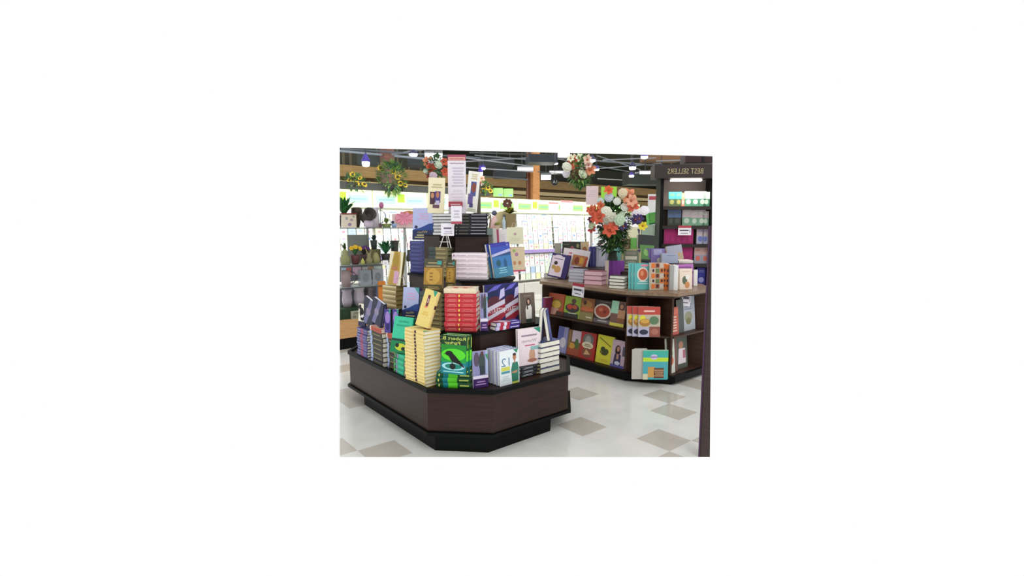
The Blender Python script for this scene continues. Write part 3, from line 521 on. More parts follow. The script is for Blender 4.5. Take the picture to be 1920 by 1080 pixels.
stack(1066, 1094, 505, 529, ZC, -75, 4, K('#a9a9bc', '#b4b6c8', pages='#c9cbd6'), 'silver blue book in the low stack left on the counter', 'silver blue books on the counter', mode='fore', w=.13)
stack(1095, 1128, 508, 534, ZC, -72, 3, K('#8a3a4a', pages='#e2bcc6'), 'maroon book with pink page edges on the counter', 'maroon books on the counter', mode='fore', w=.15)
stack(1142, 1169, 517, 541, ZC, -70, 4, K('#3a3a2e', '#c0b070', pages='#efeee0'), 'olive book with white page edges near counter bend', 'olive books by the counter bend', mode='fore', w=.13)
row(1134, 1162, 488, 534, ZC, -80, [K('#d2c6b8'), K('#6a2f80'), K('#7a3a92'), K('#7a3a92')], 'violet or beige upright book behind the olive stack', 'violet upright books', w=.1)
goldfr = K('#9c946a', '#b0a878', a=[('r', 0, 0, 1, 1, '#b3aa7a'), ('r', .1, .08, .9, .92, '#6d7560'), ('r', .2, .45, .8, .62, '#cbc7b2'), ('r', .2, .12, .8, .2, '#b9bca6'), ('e', .5, .3, .25, .09, '#8c9484'), ('r', .25, .7, .75, .85, '#8a8478'), ('p', [(.8, .95), (1, .98), (.95, .8)], '#44446a')])
front(1165, 1200, 468, 516, ZR, -50, goldfr, 'olive framed book with pale title panels leaning over the counter', t=.035, lean=18, P=G(1183, 505, 1.171))
teal = K('#7cc0bc', '#82c8c4', hard=False, pages='#d8e6e6', a=[('r', 0, 0, 1, 1, '#5fb8b4'), ('e', .5, .58, .36, .27, '#e6dcd2'), ('e', .5, .58, .27, .22, '#c5603c'), ('e', .45, .62, .1, .1, '#e0906a'), ('l', .15, .2, .85, .34, 2, '#cfe8e8'), ('e', .6, .92, .25, .05, '#e08aa0')])
front(1190, 1219, 494, 542, ZC, -40, teal, 'turquoise cookbook with red fruit medallion on the counter corner', t=.012, lean=4, dup=2, dx=-.03, dd=.02, P=G(1205, 543, ZC), group='turquoise cookbooks on the counter')
orange = K('#c96a2c', '#d8722e', hard=False, a=[('r', 0, 0, 1, 1, '#b8a890')] + [('r', .06 + .32 * i, .06 + .19 * j, .34 + .32 * i, .22 + .19 * j, ['#d8702c', '#6a7a4c', '#c9b8a8', '#8f4a3c'][(i * 3 + j * 2) % 4]) for i in range(3) for j in range(5)] + [('e', .2 + .32 * i, .15 + .19 * j, .08, .06, '#4a2c24') for i in range(3) for j in range(5) if (i + j) % 2], sa=[('r', .1 + .2 * i, .2, .2 + .2 * i, .8, '#5a3426') for i in range(4)])
front(1220, 1243, 493, 544, ZC, -25, orange, 'orange book covered in small portrait photos on the counter', t=.028, lean=3, dup=1, dx=.015, dd=.03, P=G(1232, 544, ZC), group='orange portrait books')
row(1242, 1254, 494, 543, ZC, -45, [orange, orange], 'orange spined upright book beside the portrait cover', 'orange upright spines')
row(1255, 1270, 497, 544, ZC, -40, [K('#a5a5a0'), K('#e4e6e4')], 'grey white tall upright book right of the orange ones', 'grey white upright books')
front(1276, 1297, 504, 543, ZC, -20, K('#e8dcc8', '#a89684', a=[('r', 0, 0, 1, 1, '#ead9c6'), ('e', .4, .45, .2, .2, '#5c6a58'), ('e', .62, .6, .16, .12, '#e8e8e0'), ('e', .6, .22, .2, .16, '#d08f5c'), ('l', .2, .84, .8, .92, 1, '#d8b8b0')]), 'cream book with small bird drawing standing at counter right', t=.014, lean=3, dup=2, dx=-.03, dd=.02, P=G(1286, 543, ZC), group='cream bird books')
front(1272, 1305, 496, 538, ZC, -15, K('#b05ab0', '#c47ac0', a=[('r', 0, 0, 1, 1, '#bf74c0'), ('r', .2, .8, .9, .9, '#8a4a90'), ('r', .7, .55, 1, .66, '#6a4a5a')]), 'large lilac book behind the cream bird books', t=.02, lean=2, P=G(1290, 538, ZC) + Vector((.06, .1, 0)))
front(1303, 1309, 506, 535, ZC, -30, K('#ecebe8'), 'white book at the far right counter end', t=.02, lean=2, P=G(1306, 538, ZC) + Vector((.08, .06, 0)))
# riser row
row(1104, 1116, 462, 500, ZR, -62, [K('#35316a', '#3a3878', sa=[('l', .1, .3, .9, .7, 1, '#6a6aa8')])] * 2, 'indigo upright book before the flower vase', 'indigo upright books')
row(1116, 1131, 460, 500, ZR, -62, [K('#c9c9dc', '#d4d4e4')] * 3, 'pale silver upright book right of the indigo ones', 'pale silver upright books')
front(1128, 1142, 460, 498, ZR, -50, K('#b5b5c4', '#d4d4e4', a=[('r', 0, 0, 1, 1, '#b9b8c8')]), 'plain silver grey cover standing in front of the vase', t=.03, lean=2, P=G(1134, 499, ZR))
row(1151, 1164, 449, 497, ZR, -50, [K('#7cbcae', '#82c6b8'), K('#58a096', '#76b8ac')], 'mint green upright book right of the vase', 'mint green upright books')
row(1163, 1184, 446, 497, ZR, -48, [K('#8a6a52', s) for s in ('#a8866a', '#8c7656', '#a89070', '#7c6a42')], 'brown tan upright book right of the mint ones', 'brown upright books')
front(1183, 1199, 446, 478, ZR, -45, K('#6ab050', '#6ab050', a=[('r', 0, 0, 1, 1, '#74b85a')]), 'bright green cover behind the black book stand', t=.02, lean=2, P=G(1190, 488, 1.242))
front(1176, 1202, 426, 446, ZR, -45, K('#dfdcb8', a=[('r', 0, 0, 1, 1, '#e2dfbc'), ('e', .5, .25, .2, .12, '#7c9a60'), ('p', [(.75, .95), (.95, .95), (.9, .7)], '#4a4a66')]), 'cream book with green sprig raised above the brown books', t=.02, lean=4, P=G(1188, 487, 1.242) + Vector((.04, .04, 0)))
blackbox = K('#2c2e2e', '#222424', a=[('r', .0, .0, 1, 1, '#303232'), ('r', .12, .08, .9, .62, '#5f8f50'), ('e', .5, .35, .17, .14, '#8fc070')])
front(1197, 1229, 443, 500, ZR, -35, blackbox, 'black book with green leaf square leaning on the riser', t=.05, lean=12, roll=4, P=G(1212, 493, 1.242))
front(1222, 1246, 466, 498, ZR, -35, K('#7a6aa8', '#a098c8', a=[('r', 0, 0, 1, 1, '#8676b0'), ('r', .2, .55, .8, .95, '#b0acd4'), ('e', .6, .2, .15, .16, '#d8d4c0')]), 'lavender book with pale moon on cover right of black book', t=.015, lean=2, dup=2, dx=-.025, dd=.018, P=G(1233, 493, 1.242), group='lavender books')
front(1242, 1270, 475, 496, ZR, -38, K('#a9b2cc', '#b5bcd4', a=[('r', 0, 0, 1, 1, '#b0b8d0'), ('l', .3, .7, .85, .78, 1, '#6a7290')]), 'pale blue wide book lying upright above the orange books', t=.06, lean=3, P=G(1256, 494, 1.242))
front(1254, 1280, 463, 496, ZR, -35, K('#b0a8a8', '#3a3238', a=[('r', 0, .5, 1, 1, '#a8a8b8'), ('r', 0, 0, 1, .5, '#b8a48c'), ('e', .6, .35, .2, .1, '#c9a03c')]), 'grey leaning book with yellow spot in front of magenta shelf', t=.05, lean=10, roll=-8, P=G(1268, 491, 1.242))
stack(1274, 1298, 488, 494, 1.242, -35, 1, K('#e0d8d0', pages='#efe9e0'), 'white thick book lying flat at the counter right', 'white flat book')
# left back of counter
row(1040, 1052, 455, 479, 1.302, -48, [K('#8f8c80', '#a8a596')] * 3, 'grey tan upright book far left at counter back', 'grey tan upright books', w=.09)
front(1054, 1088, 453, 475, ZR, -48, K('#34342f', a=[('r', 0, 0, 1, 1, '#37372f'), ('e', .55, .4, .12, .3, '#a05a5c'), ('e', .85, .7, .08, .15, '#8f8c60'), ('l', .1, .75, .4, .85, 1, '#6a6a5c')]), 'dark landscape format book behind the leaning cookbooks', t=.02, lean=2, P=G(1071, 479.5, 1.302))
front(1089, 1103, 453, 476, ZR, -48, K('#b89a78', a=[('r', 0, 0, 1, 1, '#cdb48c'), ('e', .5, .4, .3, .25, '#a06a4a')]), 'tan floral book between dark book and indigo spines', t=.02, lean=2, P=G(1096, 479.5, 1.302))

def price_tag(x0, x1, y0, y1, p, yaw, label, lean=-12, roll=0):
    panel('price_tag', x0, x1, y0, y1, p, yaw, '#e8e6ea', [('r', 0, .76, 1, 1, '#a83a46'), ('l', .12, .35, .8, .68, 1, '#4a4654'), ('l', .2, .15, .75, .28, 1, '#6a6676'), ('r', .86, .3, .93, .6, '#8a86a0')], label, 'price tag', t=.003, roll=roll)
p = AX(1083, 556, 4.40); price_tag(1074, 1096, 531, 556, p, -80, 'white price tag with red top hanging from the left counter edge', roll=5)
p = G(1285, 574, .78); p = AD(1285, 574, 5.95); price_tag(1278, 1293, 544, 574, p, -30, 'white price tag hanging from the right counter edge', roll=6)

# ------------------------------------------------------------------ bookcase at the right
BM = T(6.047, 4.103, 0) @ RZ(-45)       # local x along the front, y into the case
BW = .66
bc = thing('bookcase', 'tall dark bookcase with lettered header at the right', 'bookcase', BM)
def bpt(px, py, off=0):
    s = 10.15 + off * 1.414; d = ray(px, py); q = EYE + d * (s / (d.x + d.y)); return BM.inverted() @ q
b = MB(); b.box(-.03, .0, 0, .012, .34, 2.36, BLACK); part('side_panel', b, bc)
b = MB(); b.box(BW - .015, .0, 0, BW + .03, .34, 2.36, BLACK); part('side_panel', b, bc)
b = MB(); b.box(.012, .3, 0, BW - .015, .34, 2.36, mat('#8d7f78')); part('back_panel', b, bc)
b = MB(); b.box(-.03, -.06, 0, BW + .03, .3, .09, BLACK); part('plinth', b, bc)
SZ = [1.985, 1.722, 1.47, 1.2, .9, .62, .33]
for z in SZ:
    b = MB(); b.box(.012, 0, z - .055, BW - .015, .3, z - .01, '#241c18'); part('shelf', b, bc)
hd = MB(); hd.box(-.14, -.12, 2.345, BW + .2, .2, 2.52, '#352b29')
hs = part('header_sign', hd, bc); lt = MB()
art(lt, [('t', 'BEST SELLERS', .4, .3, .4, .46, '#b5a67e')], lambda u, v, d: (-.14 + u * (BW + .34), -.12 - d, 2.345 + v * .175), eps=.001)
part('lettering', lt, hs, label='pale gold reversed lettering')
b = MB(); b.box(.1, -.04, 2.31, .5, .04, 2.335, mat('#fff6ee', .5, 6)); part('lamp_tube', b, bc)
b = MB(); b.box(.28, .0, 2.56, BW + .3, .3, 3.0, '#3a2328'); b.box(.5, -.01, 2.56, .53, 0, 3.0, '#1a1012')
single('upper_cabinet', b, 'dark red brown cabinet above the lettered bookcase header', 'cabinet', BM)
l = area_light('bookcase_light', BM @ Vector((.32, -.1, 2.33)), (.5, .08), 6, (1, .95, .9)); l.rotation_euler = (math.radians(-18), 0, math.radians(-45))
def bk2(c1, c2, c3='#c9c2b0', sp=None): return K(c1, sp or c2, hard=False, a=[('r', 0, .5, 1, 1, c1), ('r', 0, 0, 1, .5, c2), ('e', .5, .3, .32, .16, c3), ('l', .15, .72, .85, .88, 2, c3)])
rows = [
 (0, [(1249, 1261, 360), (1262, 1273, 360)], bk2('#4fb8b0', '#4a5a3c', '#9a9a5a'), 'turquoise and olive paperback on the top shelf'),
 (0, [(1273, 1278, 362)], bk2('#d89a78', '#c9806a'), 'salmon spined paperback on the top shelf'),
 (0, [(1279, 1292, 359), (1292, 1305, 359), (1305, 1318, 359), (1318, 1331, 360)], bk2('#dceadf', '#4f8a6c', '#b8d0b8'), 'white and green paperback on the top shelf'),
 (1, [(1249, 1260, 393), (1260, 1273, 393)], bk2('#54688c', '#35382f', '#4a5040'), 'slate blue and dark paperback on the second shelf'),
 (1, [(1276, 1291, 392), (1292, 1304, 394), (1305, 1318, 394), (1319, 1330, 396)], bk2('#b8a8ac', '#6f9a7c', '#b8c8b4'), 'mauve and green paperback on the second shelf'),
 (2, [(1243, 1254, 427), (1254, 1265, 427), (1265, 1276, 427), (1276, 1286, 428), (1287, 1297, 428)], bk2('#ae1f6c', '#9c1c60', '#a8206a', '#4a3a2a'), 'magenta hardback on the third shelf'),
 (2, [(1304, 1317, 426), (1319, 1329, 427)], bk2('#c9b4b4', '#a8aac0', '#6a74b0'), 'pale grey pink paperback on the third shelf'),
 (3, [(1246, 1258, 462), (1258, 1270, 462), (1270, 1282, 462), (1283, 1297, 462)], bk2('#ae1f6c', '#a21e64', '#961a5c', '#4a3a2a'), 'magenta hardback on the fourth shelf'),
 (3, [(1301, 1314, 462), (1315, 1327, 463)], bk2('#c4a49c', '#9698a8', '#c86a5c'), 'grey and pink paperback on the fourth shelf'),
 (4, [(1308, 1323, 502)], bk2('#2c2c8c', '#26267c', '#8c8cc0'), 'royal blue book on the fifth shelf'),
 (4, [(1285, 1306, 505)], bk2('#2c2c8c', '#26267c', '#8c8cc0'), 'royal blue book half hidden on the fifth shelf'),
 (5, [(1306, 1322, 536)], bk2('#2c2c84', '#262674', '#7c7cb4'), 'royal blue book on the sixth shelf'),
 (6, [(1306, 1320, 571)], bk2('#9c3a2c', '#7a2c24', '#c08a5c'), 'red cookbook on the seventh shelf'),
]
for si, bks, k, lb in rows:
    z = SZ[si] - .009
    for i, (x0, x1, y0) in enumerate(bks):
        q = bpt((x0 + x1) / 2, 500, .06); wq = (x1 - x0) * .0079; top = bpt((x0 + x1) / 2, y0, .06).z
        H = max(.12, top - z); P = BM @ Vector((q.x, .05, z))
        if not (.0 < q.x - wq / 2 and q.x + wq / 2 < BW): wq = min(wq, .09); P = BM @ Vector((min(max(q.x, wq / 2 + .015), BW - .02 - wq / 2), .05, z))
        n = len(bks); lab = lb if n == 1 else f'{lb}, {ORD1[i]} from its left'
        put(k, H, wq * .97, .03, standM(P, -45, H, wq * .97, .03, 3), lab, None if n == 1 else 'copies: ' + lb)
q = bpt(1283, 441); price_tag(1272, 1294, 423, 441, BM @ Vector((q.x, -.012, q.z)), -45, 'white price tag with red top clipped to the bookcase third shelf')
# lower right book on base shelf
for i, (a, bb, y0, c1) in enumerate([(1306, 1320, 606, '#a84a34')]):
    z = .1; P = BM @ Vector((.55, .05, z)); put(bk2(c1, '#b8642c', '#d09a4c'), .2, .11, .03, standM(P, -45, .2, .11, .03, 3), 'rust orange book on the bookcase bottom shelf')
# near fixture at the right edge
b = MB(); b.box(3.355, 1.3, 0, 3.62, 1.883, 1.705, wood('near_panel', '#2c1c18', '#3c2a24', .5, (1, 1, 10)))
b.box(3.35, 1.878, 0, 3.362, 1.889, 1.705, '#4a2f4c')
single('shelf_end_panel', b, 'dark brown fixture end panel cut by the right edge in the foreground', 'shelf panel')

# ------------------------------------------------------------------ greeting card racks
CY = 9.7; PAST = ['#f6f6f0', '#eef6ea', '#f6ebee', '#ecf1f8', '#f7f6e2', '#e6f3f3', '#f4ecdf', '#deefd4', '#d8e4f4', '#f2c8ce', '#b4cce8', '#f0f0b8']
INK = ['#c8b8d8', '#b8d0c0', '#e0b0b8', '#a8bcdc', '#e8e0a0', '#a8d8d8', '#e0c8a8', '#f0ece4', '#b8c8e0', '#f4e4e8', '#7c9cc8', '#d8a0b0']
WALLW = mat('#eef2e2', .5)
cmesh = {}
def cardmesh(ci, pi):
    if (ci, pi) not in cmesh:
        b = MB(); b.box(-.077, 0, 0, .077, .004, .145, PAST[ci])
        pr = [[('e', .5, .55, .2, .18, INK[(ci + 5) % 12]), ('l', .2, .08, .8, .2, 1, '#a8a8b4')], [('r', .3, .4, .7, .75, INK[(ci + 8) % 12]), ('l', .2, .1, .8, .22, 1, '#b4a8b8')], [('r', 0, .85, 1, 1, INK[(ci + 3) % 12]), ('e', .5, .4, .2, .18, '#d898a8')]][pi]
        art(b, pr, lambda u, v, d: ((u - .5) * .154, -d, v * .145), eps=.001)
        cmesh[ci, pi] = b.mesh('greeting_card')
    return cmesh[ci, pi]
secs = [3.15, 4.4, 5.65, 6.9, 8.15, 9.4, 10.65, 11.9]
stuff = MB(); ncards = 0
names = ['far left', 'second', 'third', 'fourth', 'fifth', 'sixth', 'seventh', 'far right']
for s, x in enumerate(secs):
    rk = thing('card_rack', f'white greeting card rack with green header labels, {names[s]} of the row', 'card rack', T(x, CY, 0), 'greeting card racks')
    top = 2.42 if s < 3 else 2.38
    b = MB(); b.box(0, .1, .1, 1.23, .16, top, WALLW); part('back_panel', b, rk)
    b = MB(); b.box(0, .02, top - .34, 1.23, .1, top, mat('#e4f2c0', .5, .12))  # faint glow put into the header material to brighten it
    gc = '#8fe068' if s > 2 else '#a0d0b4'
    hp = part('header', b, rk)
    for pr in ([('r', .05, .25, .4, .7, gc), ('l', .1, .38, .36, .58, 1, '#5fb080' if s > 2 else '#7fa8b0')], [('r', .44, .35, .57, .85, '#9fdc2c')], [('r', .6, .25, .95, .7, gc), ('l', .64, .38, .9, .58, 1, '#63b482' if s > 2 else '#84a8b4')]):
        lb_ = MB(); art(lb_, pr, lambda u, v, d: (u * 1.23, .02 - d, top - .34 + v * .34), eps=.002); part('header_label', lb_, hp)
    b = MB(); b.box(0, -.12, 1.04, 1.23, .1, 1.12, '#a58fc8'); part('divider_strip', b, rk, label='lilac divider strip')
    b = MB(); b.box(0, -.3, 0, 1.23, .1, .3, '#d8d4cc'); part('base', b, rk)
    rowsz = [1.86, 1.7, 1.54, 1.38, 1.22, 1.125, .86, .7, .54, .38]
    for r, z in enumerate(rowsz):
        yy = .04 - (r * .018)
        b = MB(); b.box(.01, yy - .02, z - .012, 1.22, .1, z, '#f0eee8'); part('rack_shelf', b, rk)
        for c in range(7):
            X = x + .1 + c * .171; ci = (s * 5 + r * 3 + c * 7 + (r * c) % 4) % 12
            if ci > 8 and (r + c) % 2: ci -= 7
            vis = (s in (3, 4, 5) and r < 8) or (s in (0, 1) and r < 4) or (s == 6 and r < 7)
            if vis and ncards < 298:
                o = part('greeting_card', cardmesh(ci, (c + r) % 3), None); ncards += 1
                o.matrix_world = T(X, CY + yy - .012, z + .001) @ RX(-6)
                tone = ['white', 'pale green', 'blush', 'ice blue', 'pale yellow', 'aqua white', 'cream', 'leaf green', 'powder blue', 'rose', 'blue', 'bright yellow'][ci]
                o['label'] = f'{tone} greeting card, {ORD1[c]} from left in {ORD1[r]} row of {names[s]} rack'; o['category'] = 'card'; o['group'] = f'greeting cards in the {names[s]} rack'
            else:
                stuff.box(X - .075, CY + yy - .014, z + .002, X + .075, CY + yy - .01, z + .145, PAST[ci])
single('greeting_card_rows', stuff, 'remaining rows of pale greeting cards low and far along the racks', 'cards', kind='stuff')
for i in range(4):
    area_light('card_wall_fill', (3.9 + i * 2.4, CY - .9, 2.5), (2.2, .15), 22, (1, 1, .95), (math.radians(55), 0, 0))  # added fill lights that brighten the card wall, without any fixture
# green arch header in the middle
for i, x0 in enumerate((926, 945)):
    p = AY(x0 + 8, 374, 9.76); p.z = 2.421; panel('arched_green_sign', x0, x0 + 18, 361, 376, p, FACE, mat('#9be87c'), [('r', .55, .1, .9, .3, '#7c9ac8')], 'bright green aisle sign panel above the rack, ' + ['left half', 'right half'][i], t=.03, hgt=.2)
for x0, x1, y0, y1, c, lb in [(1099, 1121, 349, 384, '#f0d4d8', 'pale pink standing sign board behind the hanging flowers'), (1127, 1155, 350, 392, '#a8e850', 'lime green sign board behind the flower arrangement'), (1214, 1241, 364, 440, '#f4eeee', 'white sign board with red tag left of the bookcase')]:
    p = AD((x0 + x1) / 2, y1, 8.6); panel('sign_board', x0, x1, y0, y1, p, FACE, c, [('l', .15, .4, .8, .8, 4, '#dcc8cc')] if '#f0' in c else [('r', .06, .86, .55, .95, '#b8545c')] if c == '#f4eeee' else [('r', .1, .1, .9, .5, '#8fd070')], lb, extra=lambda o, W, H: part('post', MB().box(-.02, .01, -o.matrix_world.translation.z + .01, .02, .03, 0, '#c9c4c0'), o))
for x0, x1, y0, lb in [(1029, 1047, 379, 'left'), (1051, 1074, 376, 'right')]:
    p = AY((x0 + x1) / 2, 396, 9.713); panel('promotional_sign', x0, x1, y0, 396, p, 0, '#f6f2f0', [('r', 0, .8, 1, 1, '#c47a78'), ('l', .2, .3, .8, .7, 2, '#a8a0a8')], 'white notice with rose header above the card racks, %s one' % lb)
panel('green_carton_sign', 1218, 1238, 398, 420, AD(1228, 420, 8.0), -30, '#6fc864', [('l', .1, .2, .9, .8, 5, '#8fdc7c'), ('r', 0, 0, 1, .12, '#2f7a4c')], 'tilted green display carton near the bookcase', t=.08, roll=-8)
b = MB(); b.box(-.2, -.1, 0, .2, .1, 1.73, '#b0c8b4'); single('carton_stand', b, 'pale green stand holding the tilted green carton near the bookcase', 'stand', T(AD(1228, 440, 8.05).x, AD(1228, 440, 8.05).y, 0))

# ------------------------------------------------------------------ plants and flowers
def flower_mb(b, c, n, r, col, cc='#c9a03c', petals=6, cup=.35, wid=.42):
    n = Vector(n).normalized(); a = n.orthogonal().normalized(); q = n.cross(a); c = Vector(c)
    for k in range(petals):
        t = 2 * math.pi * (k + random.random() * .3) / petals; d = a * math.cos(t) + q * math.sin(t); s = n.cross(d)
        p0, p1, p2 = c, c + d * r * .55 + n * r * cup, c + d * r + n * r * cup * .7; ww = r * wid
        q1 = p1.lerp(p2, .6); tw = ww * (.5 if cup < .3 or petals < 7 else .85)
        b.add([p0, p1 - s * ww * .8, p1 + s * ww * .8, p2, p1 - n * r * .06, q1 - s * tw, q1 + s * tw], [(0, 1, 4), (0, 4, 2), (1, 5, 4), (4, 6, 2), (5, 3, 6), (4, 5, 6)], col)
    b.ball(c + n * r * .15, r * .18, cc, 6)
def leaf_mb(b, p, d, L, wd, col):
    d = Vector(d).normalized(); s = d.cross(Vector((0, 0, 1)))
    s = s.normalized() if s.length > .01 else Vector((1, 0, 0)); p = Vector(p); m = p + d * L * .5 + Vector((0, 0, L * .08)); e = p + d * L - Vector((0, 0, L * .12))
    b.add([p, m + s * wd, m - Vector((0, 0, wd * .3)), m - s * wd, e], [(0, 1, 2), (0, 2, 3), (1, 4, 2), (2, 4, 3)], col)
def rdir(zmin=-.3):
    while 1:
        v = Vector((random.uniform(-1, 1), random.uniform(-1, 1), random.uniform(zmin, 1)))
        if .2 < v.length < 1: return v.normalized()
GL = ['#4a6a34', '#5c7c40', '#6f8a44', '#3c6448']
GRN = ['#2c4a24', '#3f6a30', '#24402a', '#567a3c']
def bouquet(name, label, cx, cy, dh, rx, rz, flowers, nleaf, base=None, col=GRN, ll=.12, low=False, fo=(.04, .16)):
    c = AD(cx, cy, dh); o = thing(name, label, 'flowers', T(c)); tow = Vector((-c.x, -c.y, 0)).normalized()
    b = MB()
    for i in range(nleaf):
        v = rdir(-.8); leaf_mb(b, (v.x * rx * .45, v.y * rx * .45, v.z * rz * .5), v + Vector((0, 0, .1)), random.uniform(.6, 1.3) * ll, random.uniform(.15, .28) * ll, random.choice(col))
    for i in range(14):
        v = rdir(0); b.tube([(0, 0, -rz * .8), (v.x * rx * .8, v.y * rx * .8, v.z * rz * .8)], .004, col[0], 4)
    if low:
        for i in range(nleaf // 2):
            v = rdir(-.6); leaf_mb(b, (v.x * rx * .4, v.y * rx * .4, -rz * random.uniform(.35, .95)), v, random.uniform(.6, 1.3) * ll, random.uniform(.2, .3) * ll, random.choice(col))
    part('foliage', b, o)
    for px, py, r, fc, *kw in flowers:
        q = AD(px, py, dh - random.uniform(*fo)) - c; f = MB(); k = kw[0] if kw else 'lily'
        nn = tow + Vector((random.uniform(-.5, .5), random.uniform(-.5, .5), random.uniform(-.1, .6)))
        if k == 'lily': flower_mb(f, q, nn, r, fc, '#b5603a')
        elif k == 'sun': flower_mb(f, q, nn, r, '#d8b82c', '#3a2814', 12, .05, .2); f.ball(q + nn.normalized() * r * .1, r * .42, '#3a2814', 8)
        else:
            r *= .95; flower_mb(f, q, nn, r, fc, fc, 8, .4, .5); flower_mb(f, q + nn.normalized() * r * .2, nn, r * .7, fc, fc, 7, .6, .5); f.ball(q + nn.normalized() * r * .3, r * .4, fc, 8)
        part('flower', f, o)
    if base: base(o)
    return o
OR, OW, LP, CR = '#c8563a', '#dfa080', '#e0906a', '#dfe0cc'
def vase(o):
    zb = ZR - o.matrix_world.translation.z
    part('vase', MB().lathe([(.06, zb), (.07, zb + .06), (.06, zb + .14), (.05, zb + .2), (.06, zb + .24)], '#26301f', None, 18), o, smooth=True)
bouquet('flower_arrangement', 'large orange lily and cream rose arrangement on the cookbook island', 1150, 412, 6.3, .34, .4,
  [(1117, 397, .085, OR), (1108, 394, .06, OR), (1124, 408, .09, OR), (1113, 412, .06, '#b54a34'), (1143, 432, .095, OR), (1150, 426, .07, OR), (1141, 357, .06, '#d85a30'), (1137, 398, .075, CR, 'rose'), (1147, 408, .075, CR, 'rose'), (1139, 412, .07, CR, 'rose'), (1161, 413, .075, '#b9cfb0', 'rose'), (1142, 370, .06, '#c9cfd8', 'rose'), (1157, 378, .05, '#d8dcd0', 'rose'), (1168, 362, .06, '#e0d0b0', 'rose'),
   (1178, 368, .1, LP), (1183, 376, .08, OW), (1186, 388, .08, '#d8654a'), (1170, 390, .06, '#e0e4d8', 'rose'), (1192, 400, .06, '#e8e4e8', 'rose'), (1191, 412, .07, '#3a2a58'), (1198, 410, .06, '#442f66'), (1169, 424, .06, '#3c2c56'), (1108, 413, .05, '#4a2438'), (1110, 430, .055, '#a83a34'), (1109, 424, .05, '#c8d8b0', 'rose'), (1127, 386, .06, '#d8704c'), (1208, 395, .06, '#f0ecf0', 'rose'), (1205, 424, .06, '#e0cc30'), (1166, 402, .045, '#c8d8c0', 'rose'), (1125, 378, .05, '#c0ccc8', 'rose')],
  700, vase, ll=.085, low=True, fo=(.14, .3))
bouquet('hanging_flower_basket', 'hanging basket of orange and white lilies over the card racks', 1088, 322, 7.4, .28, .34,
  [(1075, 305, .1, OR), (1070, 313, .09, LP), (1078, 299, .08, '#e8d8b0'), (1062, 314, .08, CR, 'rose'), (1063, 325, .07, '#e8e4ec', 'rose'), (1086, 297, .07, '#e8ecd0'), (1102, 300, .08, '#e8c4b0'), (1097, 312, .09, CR, 'rose'), (1107, 319, .09, LP), (1092, 326, .08, '#d8e0c0', 'rose'), (1104, 310, .07, '#e8ccc0'), (1070, 297, .06, '#f0eccc')],
  330, lambda o: part('basket', MB().lathe([(.05, -.14), (.14, -.08), (.17, .02)], '#6a5034', None, 14).tube([(0, 0, .0), (0, 0, 4.5 - o.matrix_world.translation.z)], .006, '#4a4a4a'), o), col=['#4f8040', '#6c944c', '#8aac60', '#3f7044'], ll=.09)
bouquet('hanging_bouquet', 'orange and white hanging bouquet left of the tall header sign', 816, 313, 7.2, .24, .26,
  [(802, 303, .08, LP), (808, 315, .08, OR), (801, 322, .06, '#c8dcc8', 'rose'), (806, 306, .07, '#e8e0e8', 'rose'), (833, 304, .06, OR), (834, 322, .07, OR), (812, 330, .06, '#c8b4c0', 'rose'), (822, 308, .07, '#c8d8c0', 'rose'), (803, 328, .06, '#b04a4c')],
  170, lambda o: part('hanging_wire', MB().tube([(0, 0, .1), (0, 0, 4.5 - o.matrix_world.translation.z)], .006, '#4a4a4a'), o), ll=.08, col=['#3f6a44', '#567f58', '#2f5a3a'])
bouquet('sunflower_bouquet', 'sunflowers and peach blossoms peeking out right of the leaning sign', 905, 352, 12.1, .4, .2,
  [(896, 337, .1, LP), (903, 335, .09, '#e0b8a0'), (894, 345, .1, OR), (902, 343, .08, '#e0c8c0'), (915, 352, .07, 0, 'sun'), (920, 358, .06, 0, 'sun'), (907, 356, .06, 0, 'sun'), (898, 360, .06, 0, 'sun')], 200, None, ll=.1, col=GL)
bouquet('potted_sunflowers', 'sunflower plant on the planter box at the far left', 664, 344, 10.6, .4, .3,
  [(661, 327, .06, 0, 'sun'), (668, 345, .08, 0, 'sun'), (683, 346, .07, 0, 'sun'), (675, 334, .05, 0, 'sun'), (655, 338, .05, 0, 'sun')], 220, None, ll=.1, col=GL)
bouquet('climbing_sunflowers', 'tall leafy sunflower plant in front of the brown column at left', 735, 335, 10.9, .5, .55,
  [(713, 315, .07, 0, 'sun'), (738, 322, .07, 0, 'sun'), (746, 332, .07, 0, 'sun'), (751, 344, .07, 0, 'sun'), (718, 354, .08, 0, 'sun'), (760, 347, .06, 0, 'sun')], 420, None, ll=.13, col=GL)
b = MB(); b.box(3.15, CY - .02, 2.425, 7.3, CY + .15, 2.56, '#1e211d'); single('black_planter_box', b, 'long black box running along the top of the left card racks', 'planter')

